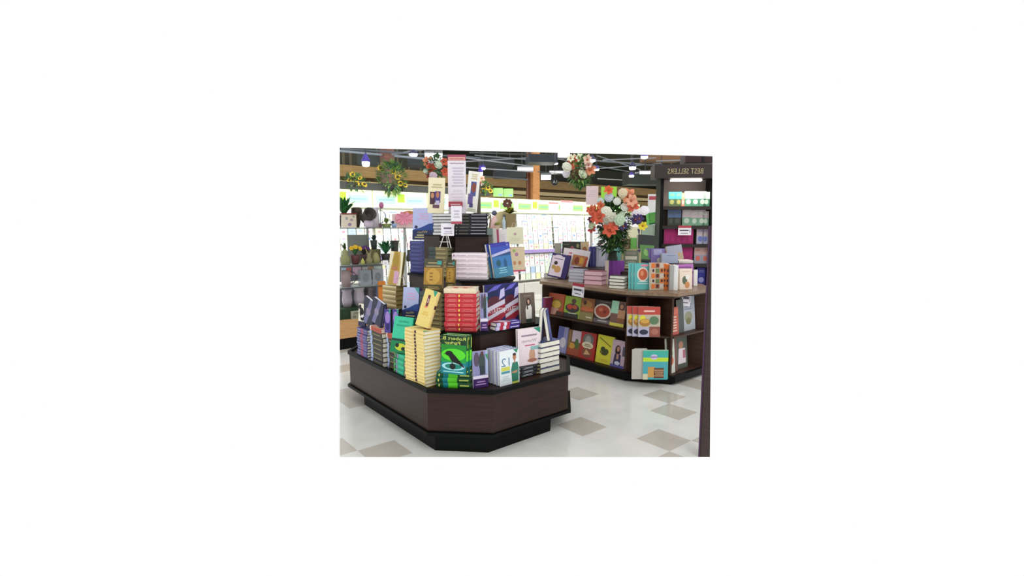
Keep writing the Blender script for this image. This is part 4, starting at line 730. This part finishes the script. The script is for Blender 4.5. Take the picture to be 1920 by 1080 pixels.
# ------------------------------------------------------------------ gift gondola at the left
GY = 6.8
gd = thing('gift_display', 'glass shelved gift display with light wood base at the left', 'shelf unit', T(3, GY, 0))
def R_(name, b, **k): return P2(name, b, gd, (3, GY, 0), **k)
b = MB(); b.box(1.9, GY + .03, 0, 3.75, GY + .6, .16, BLACK); R_('toe_kick', b)
b = MB(); b.box(1.85, GY, .16, 3.8, GY + .65, .415, TANWOOD); R_('base', b)
for z in (.86, 1.168, 1.684):
    b = MB(); b.box(1.85, GY, z - .01, 3.78 if z > 1.2 else 3.4, GY + .4, z, glass); b.box(1.85, GY - .002, z - .011, 3.78 if z > 1.2 else 3.4, GY, z + .001, '#4a544e'); R_('glass_shelf', b)
for x in (2.1, 3.15, 3.76):
    b = MB(); b.box(x, GY + .41, .415, x + .03, GY + .44, 1.9, '#b8bcb8'); R_('upright', b)
b = MB(); b.box(1.85, GY + .45, .9, 3.4, GY + .47, 1.16, '#8c8f96'); b.box(1.85, GY + .44, .415, 3.4, GY + .47, .86, '#77767e'); R_('back_panel', b)
def gi(px, py, z, off=.15):
    d = ray(px, py); q = AY(px, py, GY + off); return Vector((q.x, GY + off, z))
SC = .0073   # metres per pixel there
def pot(px, w, h, z, col, label, cat='pot', name='flower_pot', plant=None, off=.15, prof=None, extra=None):
    p = gi(px, 430, z, off); o = thing(name, label, cat, T(p)); r = w * SC / 2; H = h * SC
    part('body', MB().lathe(prof(r, H) if prof else [(r * .7, .001), (r * .85, H * .5), (r, H), (r * .85, H), (r * .6, H * .6)], col, None, 14), o, smooth=True)
    if plant:
        b = MB()
        for i in range(plant[1]):
            v = rdir(.1); leaf_mb(b, (0, 0, H * .9), (v.x * .5, v.y * .5, v.z + .4), plant[2] * SC * random.uniform(.6, 1), plant[2] * SC * .1, plant[0] if isinstance(plant[0], str) else random.choice(plant[0]))
        part('leaves', b, o)
        for fc, n, rr in plant[3:]:
            for i in range(n):
                f = MB(); v = rdir(.3); flower_mb(f, (v.x * r * 1.1, v.y * r * 1.1 - .02, H + plant[2] * SC * .55 * (.6 + v.z * .5)), (v.x * .4, -1, .4), rr, fc, fc, 6, .3, .5); part('blossom', f, o)
    if extra: extra(o, r, H)
    return o
ZT, ZM, ZL, ZB = 1.685, 1.169, .861, .416
pot(646, 22, 24, ZT, '#2a2622', 'dark pot with green spiky plant at far left of the top glass shelf', plant=(['#1f5a2c', '#2c7438'], 40, 48), off=.25)
pot(670, 22, 40, ZT, '#3a2c20', 'tall dark brown oval vase on the top glass shelf', 'vase', 'brown_vase', off=.28, prof=lambda r, H: [(r * .4, .001), (r * .6, H * .3), (r * 1, H * .75), (r * .9, H * .95), (r * .5, H)])
def gift_box(px, w, h, z, col, prims, label, off=.12, dep=.12, name='gift_box', cat='box', bow=None, yaw=-8, lid=None):
    p = gi(px, 430, z, off); W, H = w * SC, h * SC; b = MB(); b.box(-W / 2, 0, .001, W / 2, dep, H, col); art(b, prims, lambda u, v, d: ((u - .5) * W, -d, v * H), eps=.001)
    o = thing(name, label, cat, T(p) @ RZ(yaw)); part('box', b, o)
    if lid: part('lid', MB().box(-W / 2 - .005, -.005, H, W / 2 + .005, dep + .005, H + .02, lid), o)
    if bow:
        f = MB()
        for k in range(10):
            t = k * math.pi / 5; f.add([(0, -.01, H * .7), (math.cos(t - .25) * W * .5, -.05, H * .7 + math.sin(t - .25) * H * .42), (math.cos(t) * W * .56, -.03, H * .7 + math.sin(t) * H * .5), (math.cos(t + .25) * W * .5, -.05, H * .7 + math.sin(t + .25) * H * .42)], [(0, 1, 2, 3)], bow)
        part('bow', f, o, label='pink ribbon bow')
    return o
FLO = [('e', .3, .7, .1, .12, '#9aa09a'), ('e', .65, .6, .12, .1, '#a8949c'), ('e', .5, .25, .13, .12, '#8a7f98'), ('e', .8, .85, .08, .08, '#90a090')]
gift_box(656, 26, 25, ZT, '#d8ccb8', FLO, 'cream floral gift box at left on the top glass shelf', lid='#7a3030')
def handle(o, r, H):
    part('handle', MB().tube([(r * math.cos(t) * 1.3 + r, 0, H * .55 + r * math.sin(t) * 1.3) for t in [i * math.pi / 8 - math.pi / 2 for i in range(9)]], .006, '#3c3c44'), o)
o = pot(688, 26, 28, ZT, '#3a3630', 'tipped dark rimmed bucket with pale lining on the top glass shelf', 'bucket', 'tipped_bucket', off=.1)
for ch in o.children: ch.matrix_local = T(0, -.0, .14) @ RX(65) @ T(0, 0, -.06)
b = MB(); b.ball((0, -.06, .06), .07, '#c9bccb', 10); part('lining', b, o, smooth=True)
pot(704, 20, 40, ZT, '#cfc8d0', 'white and grey floral jug beside the tipped bucket', 'jug', 'floral_jug', off=.22, prof=lambda r, H: [(r * .8, .001), (r * .9, H * .4), (r * .65, H * .8), (r * .9, H), (r * .7, H * .96)], extra=handle)
pot(714, 7, 8, ZT, '#6a4a5a', 'single pink tulip ornament standing on the top glass shelf', 'ornament', 'tulip_ornament', off=.1, extra=lambda o, r, H: (part('stem', MB().tube([(0, 0, H * .8), (0, 0, .28)], .005, '#4a5a4a'), o), part('bud', MB().ball((.02, 0, .32), .038, '#b06a90', 8, (1, 1, 1.3)), o)))
pot(725, 20, 8, ZT, '#8a9a5c', 'low green moss planter between tulip and pink box', plant=(['#5a7a3c', '#7a944c'], 60, 16), off=.15)
pot(739, 12, 8, ZT, '#8fa8c8', 'small blue bird figurine on the top glass shelf', 'figurine', 'bird_figurine', off=.06, extra=lambda o, r, H: part('head', MB().ball((-.02, 0, H + .02), .025, '#2c2c4c', 8), o))
gift_box(757, 38, 28, ZT, '#e8c8c4', [], 'pink gift box with large ribbon bow on the top glass shelf', off=.2, bow='#ee9cb4')
b = MB()
for k in range(12):
    t0, t1 = math.pi * k / 12, math.pi * (k + 1) / 12
    for rr, cc in ((.17, '#b57a3c'),):
        b.add([(math.cos(t) * q_, yv, math.sin(t) * q_ * .7) for yv in (0, .03) for t in (t0, t1) for q_ in (rr, .0)], [(0, 2, 3, 1), (4, 5, 7, 6), (0, 4, 6, 2)], cc)
b.box(-.17, 0, -.14, .17, .03, 0, '#c49a5c')
single('arched_wooden_board', b, 'orange brown arched wooden board behind the pink gift box', 'board', T(gi(768, 400, ZT + .142, .36)))
# middle glass shelf
pot(645, 20, 30, ZM, '#8a8c60', 'mossy green stone rabbit figure at far left of the middle glass shelf', 'figurine', 'stone_figure', plant=('#3f5a30', 14, 20), prof=lambda r, H: [(r * .8, .001), (r * .95, H * .4), (r * .5, H * .7), (r * .6, H * .85), (r * .2, H)])
pot(664, 18, 18, ZM, '#5a3030', 'brown pot of yellow daffodils on the middle glass shelf', plant=(['#2f5a30', '#3f7040'], 30, 26, ('#d8b020', 9, .035)))
pot(681, 15, 18, ZM, '#4a3438', 'dark pot of purple crocuses on the middle glass shelf', plant=(['#3f3a30', '#4a4038'], 26, 24, ('#5c2f78', 7, .03)), off=.25)
pot(678, 9, 12, ZM, '#b0b058', 'small yellow green pear ornament on the middle glass shelf', 'ornament', 'pear_ornament', off=.08, prof=lambda r, H: [(r * .6, .001), (r, H * .35), (r * .55, H * .7), (r * .2, H)])
pot(690, 14, 22, ZM, '#86805a', 'tan stone rabbit figure with ears on the middle glass shelf', 'figurine', 'stone_figure', off=.1, prof=lambda r, H: [(r * .8, .001), (r, H * .35), (r * .5, H * .65), (r * .6, H * .8), (r * .2, H)], extra=lambda o, r, H: [part('ear', MB().tube([(s * .02, 0, H * .9), (s * .05, 0, H + .08)], [.012, .004], '#86805a'), o) for s in (-1, 1)])
pot(703, 16, 22, ZM, '#8f8c5c', 'olive round stone figure beside the dark planter', 'figurine', 'stone_figure', off=.12, prof=lambda r, H: [(r * .8, .001), (r, H * .4), (r * .7, H * .75), (r * .3, H)])
pot(700, 14, 18, ZM + .2, '#3a4440', 'dark small pot of succulents on a stone perch, middle shelf', plant=('#22383a', 26, 18), off=.3, extra=lambda o, r, H: part('perch', MB().box(-.09, -.03, -.2, .09, .09, 0, '#77704c'), o))
pot(722, 20, 18, ZM, '#2c2c28', 'dark square planter with long green leaves at right of middle shelf', plant=(['#1f5a34', '#2c7040'], 34, 40), off=.2)
pot(739, 18, 44, ZM, '#34342e', 'tall black tapered vase at right of middle shelf', 'vase', 'black_vase', off=.25, prof=lambda r, H: [(r * .6, .001), (r, H), (r * .8, H), (r * .5, H * .5)])
pot(765, 12, 24, ZM, '#3f3f34', 'dark bottle shaped vase half behind the indigo book stack', 'vase', 'bottle_vase', off=.22, prof=lambda r, H: [(r * .7, .001), (r, H * .3), (r * .5, H * .6), (r * .5, H)])
panel('diamond_tag', 718, 728, 488, 498, AY(723, 498, GY - .06), -30, '#f0eef0', [('l', .3, .4, .7, .6, 1, '#8a8a94')], 'small white tag hanging at the middle shelf edge', 'tag', roll=0)
a_, b_ = AY(651, 478, GY + .42), AY(688, 440, GY + .42)
single('grey_display_card', MB().box(a_.x, GY + .385, ZM, b_.x, GY + .4, b_.z, '#8f938c'), 'plain grey card standing behind the daffodils on the middle glass shelf', 'card')
# cards under the middle shelf
for i, (px, w, c) in enumerate([(642, 8, '#b8d0e8'), (651, 9, '#d87a6c'), (667, 16, '#eec4dc'), (682, 10, '#f4f4ec'), (693, 9, '#d8a884'), (706, 16, '#dfeee6')]):
    gift_box(px, w, 15, ZM - .165, c, [('l', .2, .3, .8, .7, 2, '#f4f0e0')], ['ice blue', 'coral', 'pink', 'white', 'tan', 'pale mint'][i] + ' greeting card box propped below the middle glass shelf', off=.3, dep=.02, name='card_box')
    b = MB(); 
for i in range(1): pass
# lower items on glass and base
for i, (px, w, h, z, c, lb) in enumerate([(645, 18, 32, ZL, '#8a7a78', 'pale brown floral mug on the lower glass shelf at far left'), (683, 22, 30, ZL, '#8f969c', 'left grey glass cube vase on the lower glass shelf'), (706, 22, 30, ZL, '#9aa0a6', 'right grey glass cube vase on the lower glass shelf')]):
    if i: gift_box(px, w, h, z, mat(c, .2), [('e', .5, .5, .3, .3, '#7c8288')], lb, name='glass_vase', cat='vase', off=.15)
    else: pot(px, w, h, z, c, lb, 'mug', 'floral_mug', off=.1, prof=lambda r, H: [(r * .9, .001), (r, H * .5), (r * .9, H), (r * .75, H * .95)], extra=handle)
for px, w, h, c, lb in [(646, 20, 34, '#a49aa4', 'mauve grey tall glass vase at left on the wood base'), (669, 22, 36, '#b2a8b0', 'pale rose grey glass vase second from left on the wood base'), (690, 14, 34, '#6a6468', 'dark grey glass vase third from left on the wood base'), (709, 20, 38, '#8a92b0', 'blue grey patterned vase on the wood base near the gold books')]:
    pot(px, w, h, ZB + .146, mat(c, .2), lb, 'vase', 'glass_vase', off=.2, prof=lambda r, H: [(r * .8, .001), (r, H * .4), (r * .8, H * .85), (r, H), (r * .8, H)])
b = MB(); b.box(1.95, GY + .05, .416, 3.35, GY + .4, .56, '#1f3a22'); single('green_riser', b, 'dark green riser block on the light wood base', 'riser')
gift_box(663, 20, 15, ZB, '#9c9c88', [('r', .1, .1, .45, .45, '#6a6a5c'), ('r', .55, .1, .9, .45, '#77776a'), ('l', .1, .55, .9, .9, 2, '#5c5c50')], 'small grey crate with dark squares on the wood base', off=-.0, dep=.04, yaw=0, name='small_crate', cat='crate')
single('orange_banner', MB().box(-.055, 0, 0, .055, .02, .5, '#d08030'), 'narrow orange panel behind the gold banded books', 'panel', T(AY(717, 562, GY + .02).x, GY + .02, .416))

# flower shelf and hanging bags in the middle background
p = AD(937, 430, 6.6)
sh = thing('gift_shelf', 'pale pink shelf of flower gifts right of the black book stack', 'shelf', T(p.x, p.y, 0) @ RZ(FACE))
part('shelf_board', MB().box(-.36, -.05, p.z - .03, .3, .25, p.z, '#e8ccc8'), sh)
part('shelf_post', MB().box(-.05, .1, 0, .05, .2, p.z - .03, '#d8d0cc'), sh)
part('shelf_foot', MB().box(-.3, -.05, 0, .3, .25, .04, '#d8d0cc'), sh)
def onshelf(px, off, f):
    q = (px - 937) * .0069; return T(p) @ RZ(FACE) @ T(q, off, .001)
o = thing('flower_basket', 'woven basket with brown and yellow flowers on the pink shelf', 'basket', onshelf(956, .08, 0))
part('basket', MB().lathe([(.07, 0), (.09, .2), (.075, .2), (.05, .05)], '#8f8058', None, 14), o)
f = MB(); flower_mb(f, (-.03, -.02, .33), (0, -1, .3), .07, '#5a2f22', '#d8d0c0', 8, .1, .5); part('flower', f, o)
f = MB(); [leaf_mb(f, (0, 0, .2), rdir(.2), .12, .03, random.choice(['#a8a83c', '#3f4a24', '#c4b848'])) for _ in range(30)]; part('leaves', f, o)
o = thing('figurine', 'dark haired pink angel figurine on the pink shelf', 'figurine', onshelf(927, .05, 0))
part('body', MB().lathe([(.06, 0), (.045, .1), (.025, .17)], '#dcb8b4', None, 12), o, smooth=True); part('head', MB().ball((0, 0, .21), .035, '#5a5a72', 10), o, smooth=True)
single('round_plate', MB().lathe([(.0, 0), (.11, .0), (.115, .012), (.0, .012)], '#ddd4a0', RX(80), 20), 'round pale yellow plate standing on the pink shelf', 'plate', onshelf(941, .18, 0) @ T(0, 0, .12))
o = thing('potted_blooms', 'small pot of pale yellow blooms before the plate on the pink shelf', 'plant', onshelf(933, -.0, 0))
part('pot', MB().lathe([(.025, 0), (.035, .05)], '#c8b8a0', None, 10), o); f = MB(); [leaf_mb(f, (0, 0, .05), rdir(.2), .06, .015, random.choice(['#c8c860', '#9ab068'])) for _ in range(20)]; part('leaves', f, o)
o = thing('blue_bottle', 'pale blue glass bottle beside the woven basket on pink shelf', 'bottle', onshelf(945, .02, 0))
part('body', MB().lathe([(.025, 0), (.025, .1), (.012, .13), (.012, .16)], '#b8ccd4', None, 10), o); part('cap', MB().lathe([(.014, .16), (.014, .18)], '#4a5a6a', None, 8), o)
single('scroll_bookend', MB().tube([(.05 * math.cos(t) * (1 - t / 14), 0, .16 + .05 * math.sin(t) * (1 - t / 14)) for t in [i * .5 for i in range(16)]], .012, '#8c8468').box(-.05, -.02, 0, .05, .02, .02, '#8c8468').tube([(.05, 0, .16), (.03, 0, .01)], .012, '#8c8468'), 'curled bronze scroll ornament at left on the pink shelf', 'ornament', onshelf(913, .05, 0))
for i, (x0, x1, y0, y1, c, pr, lb) in enumerate([
  (914, 926, 428, 470, '#7c8c84', [], 'grey green folder standing behind the ocean book'),
  (925, 933, 428, 470, '#d8d4cc', [], 'pale grey folder behind the ocean book'),
  (931, 937, 430, 470, '#a8486c', [], 'narrow crimson folder behind the ocean book'),
  (937, 952, 430, 472, '#efecec', [('l', .2, .2, .8, .8, 8, '#ddd4dc')], 'white printed folder behind the ocean book'),
  (951, 982, 426, 458, '#eeeccc', [('e', .5, .6, .08, .08, '#c8a0a8'), ('l', .2, .2, .8, .4, 2, '#e0dcc0')], 'cream gift bag hanging above the floral bag'),
  (957, 985, 463, 509, '#f0dcb8', [('e', .3, .35, .1, .08, '#d89a6c'), ('e', .65, .35, .1, .08, '#d8946c'), ('e', .45, .7, .12, .08, '#c890b0'), ('r', 0, 0, 1, .06, '#d85a80'), ('r', 0, 0, .05, 1, '#d86a88'), ('e', .3, .85, .1, .06, '#b0cc70')], 'peach floral gift bag with rose edge hanging in the middle')]):
    q = AD((x0 + x1) / 2, y1, 5.6 + i * .03); panel('gift_bag' if i > 3 else 'folder', x0, x1, y0, y1, q, FACE, c, pr, lb, 'gift bag' if i > 3 else 'folder', t=.02 if i < 4 else .05, roll=-3 if i < 4 else -2,
      extra=(lambda o, W, H: part('handle', MB().tube([(W * .2 * s_, .02, H * .98 + (.05 if abs(s_) < 1 else 0)) for s_ in (-1, -.6, .6, 1)], .003, '#c9b8a8'), o)) if i > 3 else None)
b = MB(); b.box(-.012, 0, 0, .012, .03, 1.68, '#c8c8c2'); b.box(-.2, .0, 1.3, .12, .02, 1.32, '#c8c8c2'); b.box(-.2, .0, 1.64, .12, .02, 1.66, '#c8c8c2'); b.box(-.2, -.12, .0, .2, .12, .03, '#d8d4cc')
single('gift_bag_rack', b, 'white standing rack behind the hanging gift bags', 'rack', T(AD(948, 470, 5.85).x, AD(948, 470, 5.85).y, 0) @ RZ(FACE))

# ------------------------------------------------------------------ columns, pipes and lamps overhead
o = thing('wooden_column', 'orange brown square column rising behind the card racks', 'column', T(AD(1000, 377, 15).x, AD(1000, 377, 15).y, 0))
part('shaft', MB().box(-.13, -.13, 0, .13, .13, 4.5, wood('column_wood', '#b0753c', '#c48a4c', .5, (1, 1, 4))), o)
part('corner_trim', MB().box(-.16, -.02, 0, -.13, .14, 4.5, '#6a3a24').box(-.165, .06, 0, -.13, .1, 4.5, '#9a6a50'), o)
o = thing('brown_column', 'reddish brown column at left behind the climbing sunflowers', 'column', T(AD(727, 340, 12).x, AD(727, 340, 12).y, 0))
part('shaft', MB().box(-.12, -.12, 0, .12, .12, 4.5, wood('column_dark', '#5a3a30', '#7c5446', .6, (1, 1, 4))), o)
part('collar', MB().box(-.16, -.16, 3.7, .16, .16, 3.78, '#6a5a60'), o)
def pipe(a, b_, dh, r, c, label, name='ceiling_pipe', dh2=None):
    p, q = AD(*a, dh), AD(*b_, dh2 or dh); n = 8
    o = single(name, MB().tube([p.lerp(q, i / n) for i in range(n + 1)], r * .6, c, 6), label, 'pipe', group='overhead pipes'); return o
pipes = [((637, 283), (800, 298), 12, .04, '#8a94a0', 12), ((640, 279), (900, 296), 11, .03, '#5a626c', 12), ((735, 290), (800, 279), 11.5, .035, '#7c828c', 11), ((870, 296), (1000, 312), 11, .02, '#a0a4ac', 12), ((870, 303), (1010, 295), 11.5, .02, '#8a8e96', 12),
  ((890, 291), (1010, 301), 12, .025, '#787e84', 12), ((870, 314), (1000, 322), 13, .025, '#8c9098', 13), ((1010, 300), (1080, 296), 12, .02, '#7c8084', 12), ((1008, 322), (1100, 330), 13, .02, '#54585c', 13), ((1100, 300), (1260, 312), 12, .03, '#6c7076', 14), ((1100, 318), (1240, 306), 12, .02, '#888c90', 14), ((1120, 335), (1230, 341), 15, .02, '#9a9a94', 15),
  ((1130, 300), (1230, 296), 11.5, .02, '#8c9096', 12), ((1190, 325), (1240, 316), 12, .02, '#7c8086', 12), ((900, 330), (990, 337), 13, .03, '#4c5054', 13), ((1230, 302), (1300, 300), 11, .02, '#8c9094', 11), ((880, 286), (1060, 292), 12, .03, '#4a4e50', 12), ((1120, 292), (1200, 318), 12, .02, '#70767c', 13), ((1000, 290), (1180, 322), 14, .02, '#62686c', 14)]
PN = ['long pale pipe at upper left below the ceiling', 'thin grey pipe along the top left ceiling', 'short pipe rising beside the brown column', 'pale pipe sloping right of the tall header sign', 'grey pipe crossing right of the tall header sign', 'upper grey pipe left of the wooden column', 'lower grey pipe left of the wooden column', 'short pipe right of the wooden column', 'dark pipe right of the column above the round aisle sign', 'grey pipe over the bookcase aisle', 'light pipe rising toward the bookcase header', 'low pale pipe left of the bookcase', 'upper light pipe left of the bookcase', 'short light pipe touching the bookcase header', 'dark thick pipe left of the column near the soffit', 'light pipe above the bookcase header', 'dark pipe along the top centre ceiling', 'diagonal pipe falling toward the bookcase', 'long diagonal grey pipe across the right ceiling']
for (a, b_, dh, r, c, d2), lb in zip(pipes, PN): pipe(a, b_, dh, r, c, lb, dh2=d2)
def duct(a, w, h, dh, c, label):
    p = AD(*a, dh); o = thing('air_duct', label, 'duct', T(p) @ RZ(FACE + 4)); part('duct_body', MB().box(-w / 2, -.3, -h / 2, w / 2, .3, h / 2, c), o)
    for s_ in (-.4, .4): part('hanger', MB().box(w * s_ - .01, -.01, h / 2, w * s_ + .01, .01, 4.5 - p.z, '#4a4e50'), o)
duct((695, 301), .5, .22, 12.5, '#39423f', 'dark green grey duct left of the brown column')
duct((1015, 300), .62, .16, 11.5, '#2f3740', 'blue grey duct crossing the wooden column')
duct((955, 327), .9, .2, 14.8, '#2c2f32', 'dark duct left of the wooden column near the soffit')
duct((790, 304), .6, .2, 12.5, '#343b3c', 'dark duct right of the brown column')
duct((930, 306), .9, .2, 13.5, '#2b2e30', 'wide dark duct above the card rack row')
duct((1220, 335), 1.4, .35, 14.5, '#2f332c', 'dark duct left of the bookcase near the ceiling')
duct((1240, 298), .9, .12, 13.5, '#7a5a3c', 'brown duct above the lettered header')
for i, x in enumerate((645, 658, 708, 746, 767, 789)):
    p = AY(x, 311, 16.6); single('soffit_rod', MB().box(-.035, 0, 3.68, .035, .04, 4.5, '#5a5440'), 'thin olive rod above the wooden soffit, %s from the left' % ORD1[i], 'rod', T(p.x, p.y, 0), 'rods above the soffit')
def lamp(px, py, w, h, dh, label, c='#ffffff', shade='#4a3a8c', e=14):
    p = AD(px, py, dh); s = dh / 957; o = thing('ceiling_lamp', label, 'lamp', T(p), 'ceiling lamps')
    r = w * s / 2; hh = h * s
    part('reflector', MB().lathe([(r * 1.15, hh * .3), (r * 1.1, hh * .7), (r * .5, hh * 1.5), (.03, hh * 1.7)], mat(shade, .3), None, 16), o, smooth=True)
    part('bulb', MB().lathe([(r * .5, -hh * .5), (r * .9, -hh * .4), (r, hh * .1), (r, hh * .5)], lamp_mat(c, e), None, 14), o, smooth=True)
    part('hanging_rod', MB().tube([(0, 0, hh * 1.6), (0, 0, max(hh * 1.7, 4.5 - p.z))], .012, '#3a3c40', 5), o)
for i, (px, py, w, h, dh, lb) in enumerate([
  (686, 307, 13, 10, 11, 'glowing drum lamp at upper left above the soffit'), (775, 290, 15, 5, 11, 'glowing oval lamp right of the brown column'), (906, 316, 8, 4, 12, 'small lamp right of the tall header sign'), (1042, 307, 8, 3, 13, 'small lamp right of the wooden column'), (1110, 301, 12, 5, 11, 'lamp right of the hanging basket'), (1118, 318, 10, 4, 12.5, 'lamp lower right of the hanging basket'),
  (1208, 295, 12, 5, 10.5, 'bright lamp left of the bookcase header top'), (1186, 315, 12, 6, 12, 'bright lamp above the flower arrangement'), (1184, 330, 9, 4, 13.5, 'small lamp lowest above the flower arrangement'), (901, 326, 8, 9, 12, 'bluish globe lamp right of the leaning sign'), (1240, 315, 9, 4, 12.5, 'small lamp left of the bookcase header')]):
    lamp(px, py, w, h, dh, lb, shade='#4a3aa0' if i % 3 != 1 else '#3a3a60')
def tube_lamp(x0, x1, y, dh, label, h=.07, e=9):
    p = AD((x0 + x1) / 2, y, dh); W = (x1 - x0) * dh / 957; o = thing('fluorescent_fixture', label, 'lamp', T(p) @ RZ(FACE))
    part('housing', MB().box(-W / 2, -.06, h / 2, W / 2, .06, h, '#7c8084'), o); part('tube', MB().box(-W / 2 + .01, -.05, -h / 2, W / 2 - .01, .05, h / 2, lamp_mat('#fff4f6', e)), o)
    part('hanging_rod', MB().tube([(0, 0, h), (0, 0, 4.5 - p.z)], .01, '#3a3c40', 5), o)
tube_lamp(797, 829, 293, 10, 'bright fluorescent fixture left of the tall header sign', .1)
tube_lamp(1014, 1033, 333, 13, 'bright fluorescent fixture right of the wooden column', .1)
tube_lamp(970, 1000, 317, 13, 'pale fluorescent fixture left of the wooden column', .07, 1)
tube_lamp(1046, 1068, 290, 9.5, 'bright fluorescent fixture at the top centre edge', .08)
tube_lamp(1030, 1058, 324, 14, 'pale fluorescent fixture above the round aisle sign', .06, 1)
tube_lamp(1200, 1219, 324, 12, 'pale fluorescent fixture beside the header sign', .05, 2)
p = AD(1040, 341, 9.5); o = thing('aisle_sign', 'round black hanging aisle sign right of the wooden column', 'sign', T(p) @ RZ(FACE))
b = MB(); b.lathe([(.065, -.01), (.065, .01)], '#1c2020', RX(90), 20); b.v = [(v[0], v[1], v[2]) for v in b.v]
art(b, [('t', '1A', .5, .3, .4, .6, '#b8bcb8')], lambda u, v, d: ((u - .5) * .13, -.011 - d, (v - .5) * .13), eps=.001); part('disc', b, o)
part('hanging_rod', MB().tube([(0, 0, .06), (0, 0, 4.5 - p.z)], .005, '#3a3c40', 5), o)

# ------------------------------------------------------------------ the set ends in straight cut faces
bpy.context.view_layer.update()
import bmesh
CUT = [((637, 277), (637, 857)), ((637, 857), (1331, 857)), ((1331, 857), (1336, 293)), ((1336, 293), (637, 277))]
PL = []
for a, b_ in CUT:
    n = ray(*a).cross(ray(*b_)).normalized()
    if n.dot(ray(980, 560)) > 0: n = -n
    PL.append(n)
for o in list(COL.objects):
    if o.type != 'MESH': continue
    ws = [o.matrix_world @ v.co - EYE for v in o.data.vertices]
    hit = [n for n in PL if any(v.dot(n) > 1e-4 for v in ws)]
    if not hit: continue
    if any(all(v.dot(n) > 0 for v in ws) for n in PL):
        o['_drop'] = 1; continue
    me = o.data.copy() if o.data.users > 1 else o.data; o.data = me
    bm = bmesh.new(); bm.from_mesh(me); mi = o.matrix_world.inverted(); R3 = o.matrix_world.to_3x3()
    for n in hit:
        bmesh.ops.bisect_plane(bm, geom=bm.verts[:] + bm.edges[:] + bm.faces[:], plane_co=mi @ EYE, plane_no=(R3.transposed() @ n).normalized(), clear_outer=True)
    if len(bm.verts) == 0: o['_drop'] = 1
    bm.to_mesh(me); bm.free()
for o in [o for o in COL.objects if o.get('_drop')]: bpy.data.objects.remove(o)
for o in [o for o in COL.objects if o.type == 'EMPTY' and not o.children]: bpy.data.objects.remove(o)
print('BOOKS', NB[0], 'CARDS', ncards, 'OBJECTS', len(COL.objects))
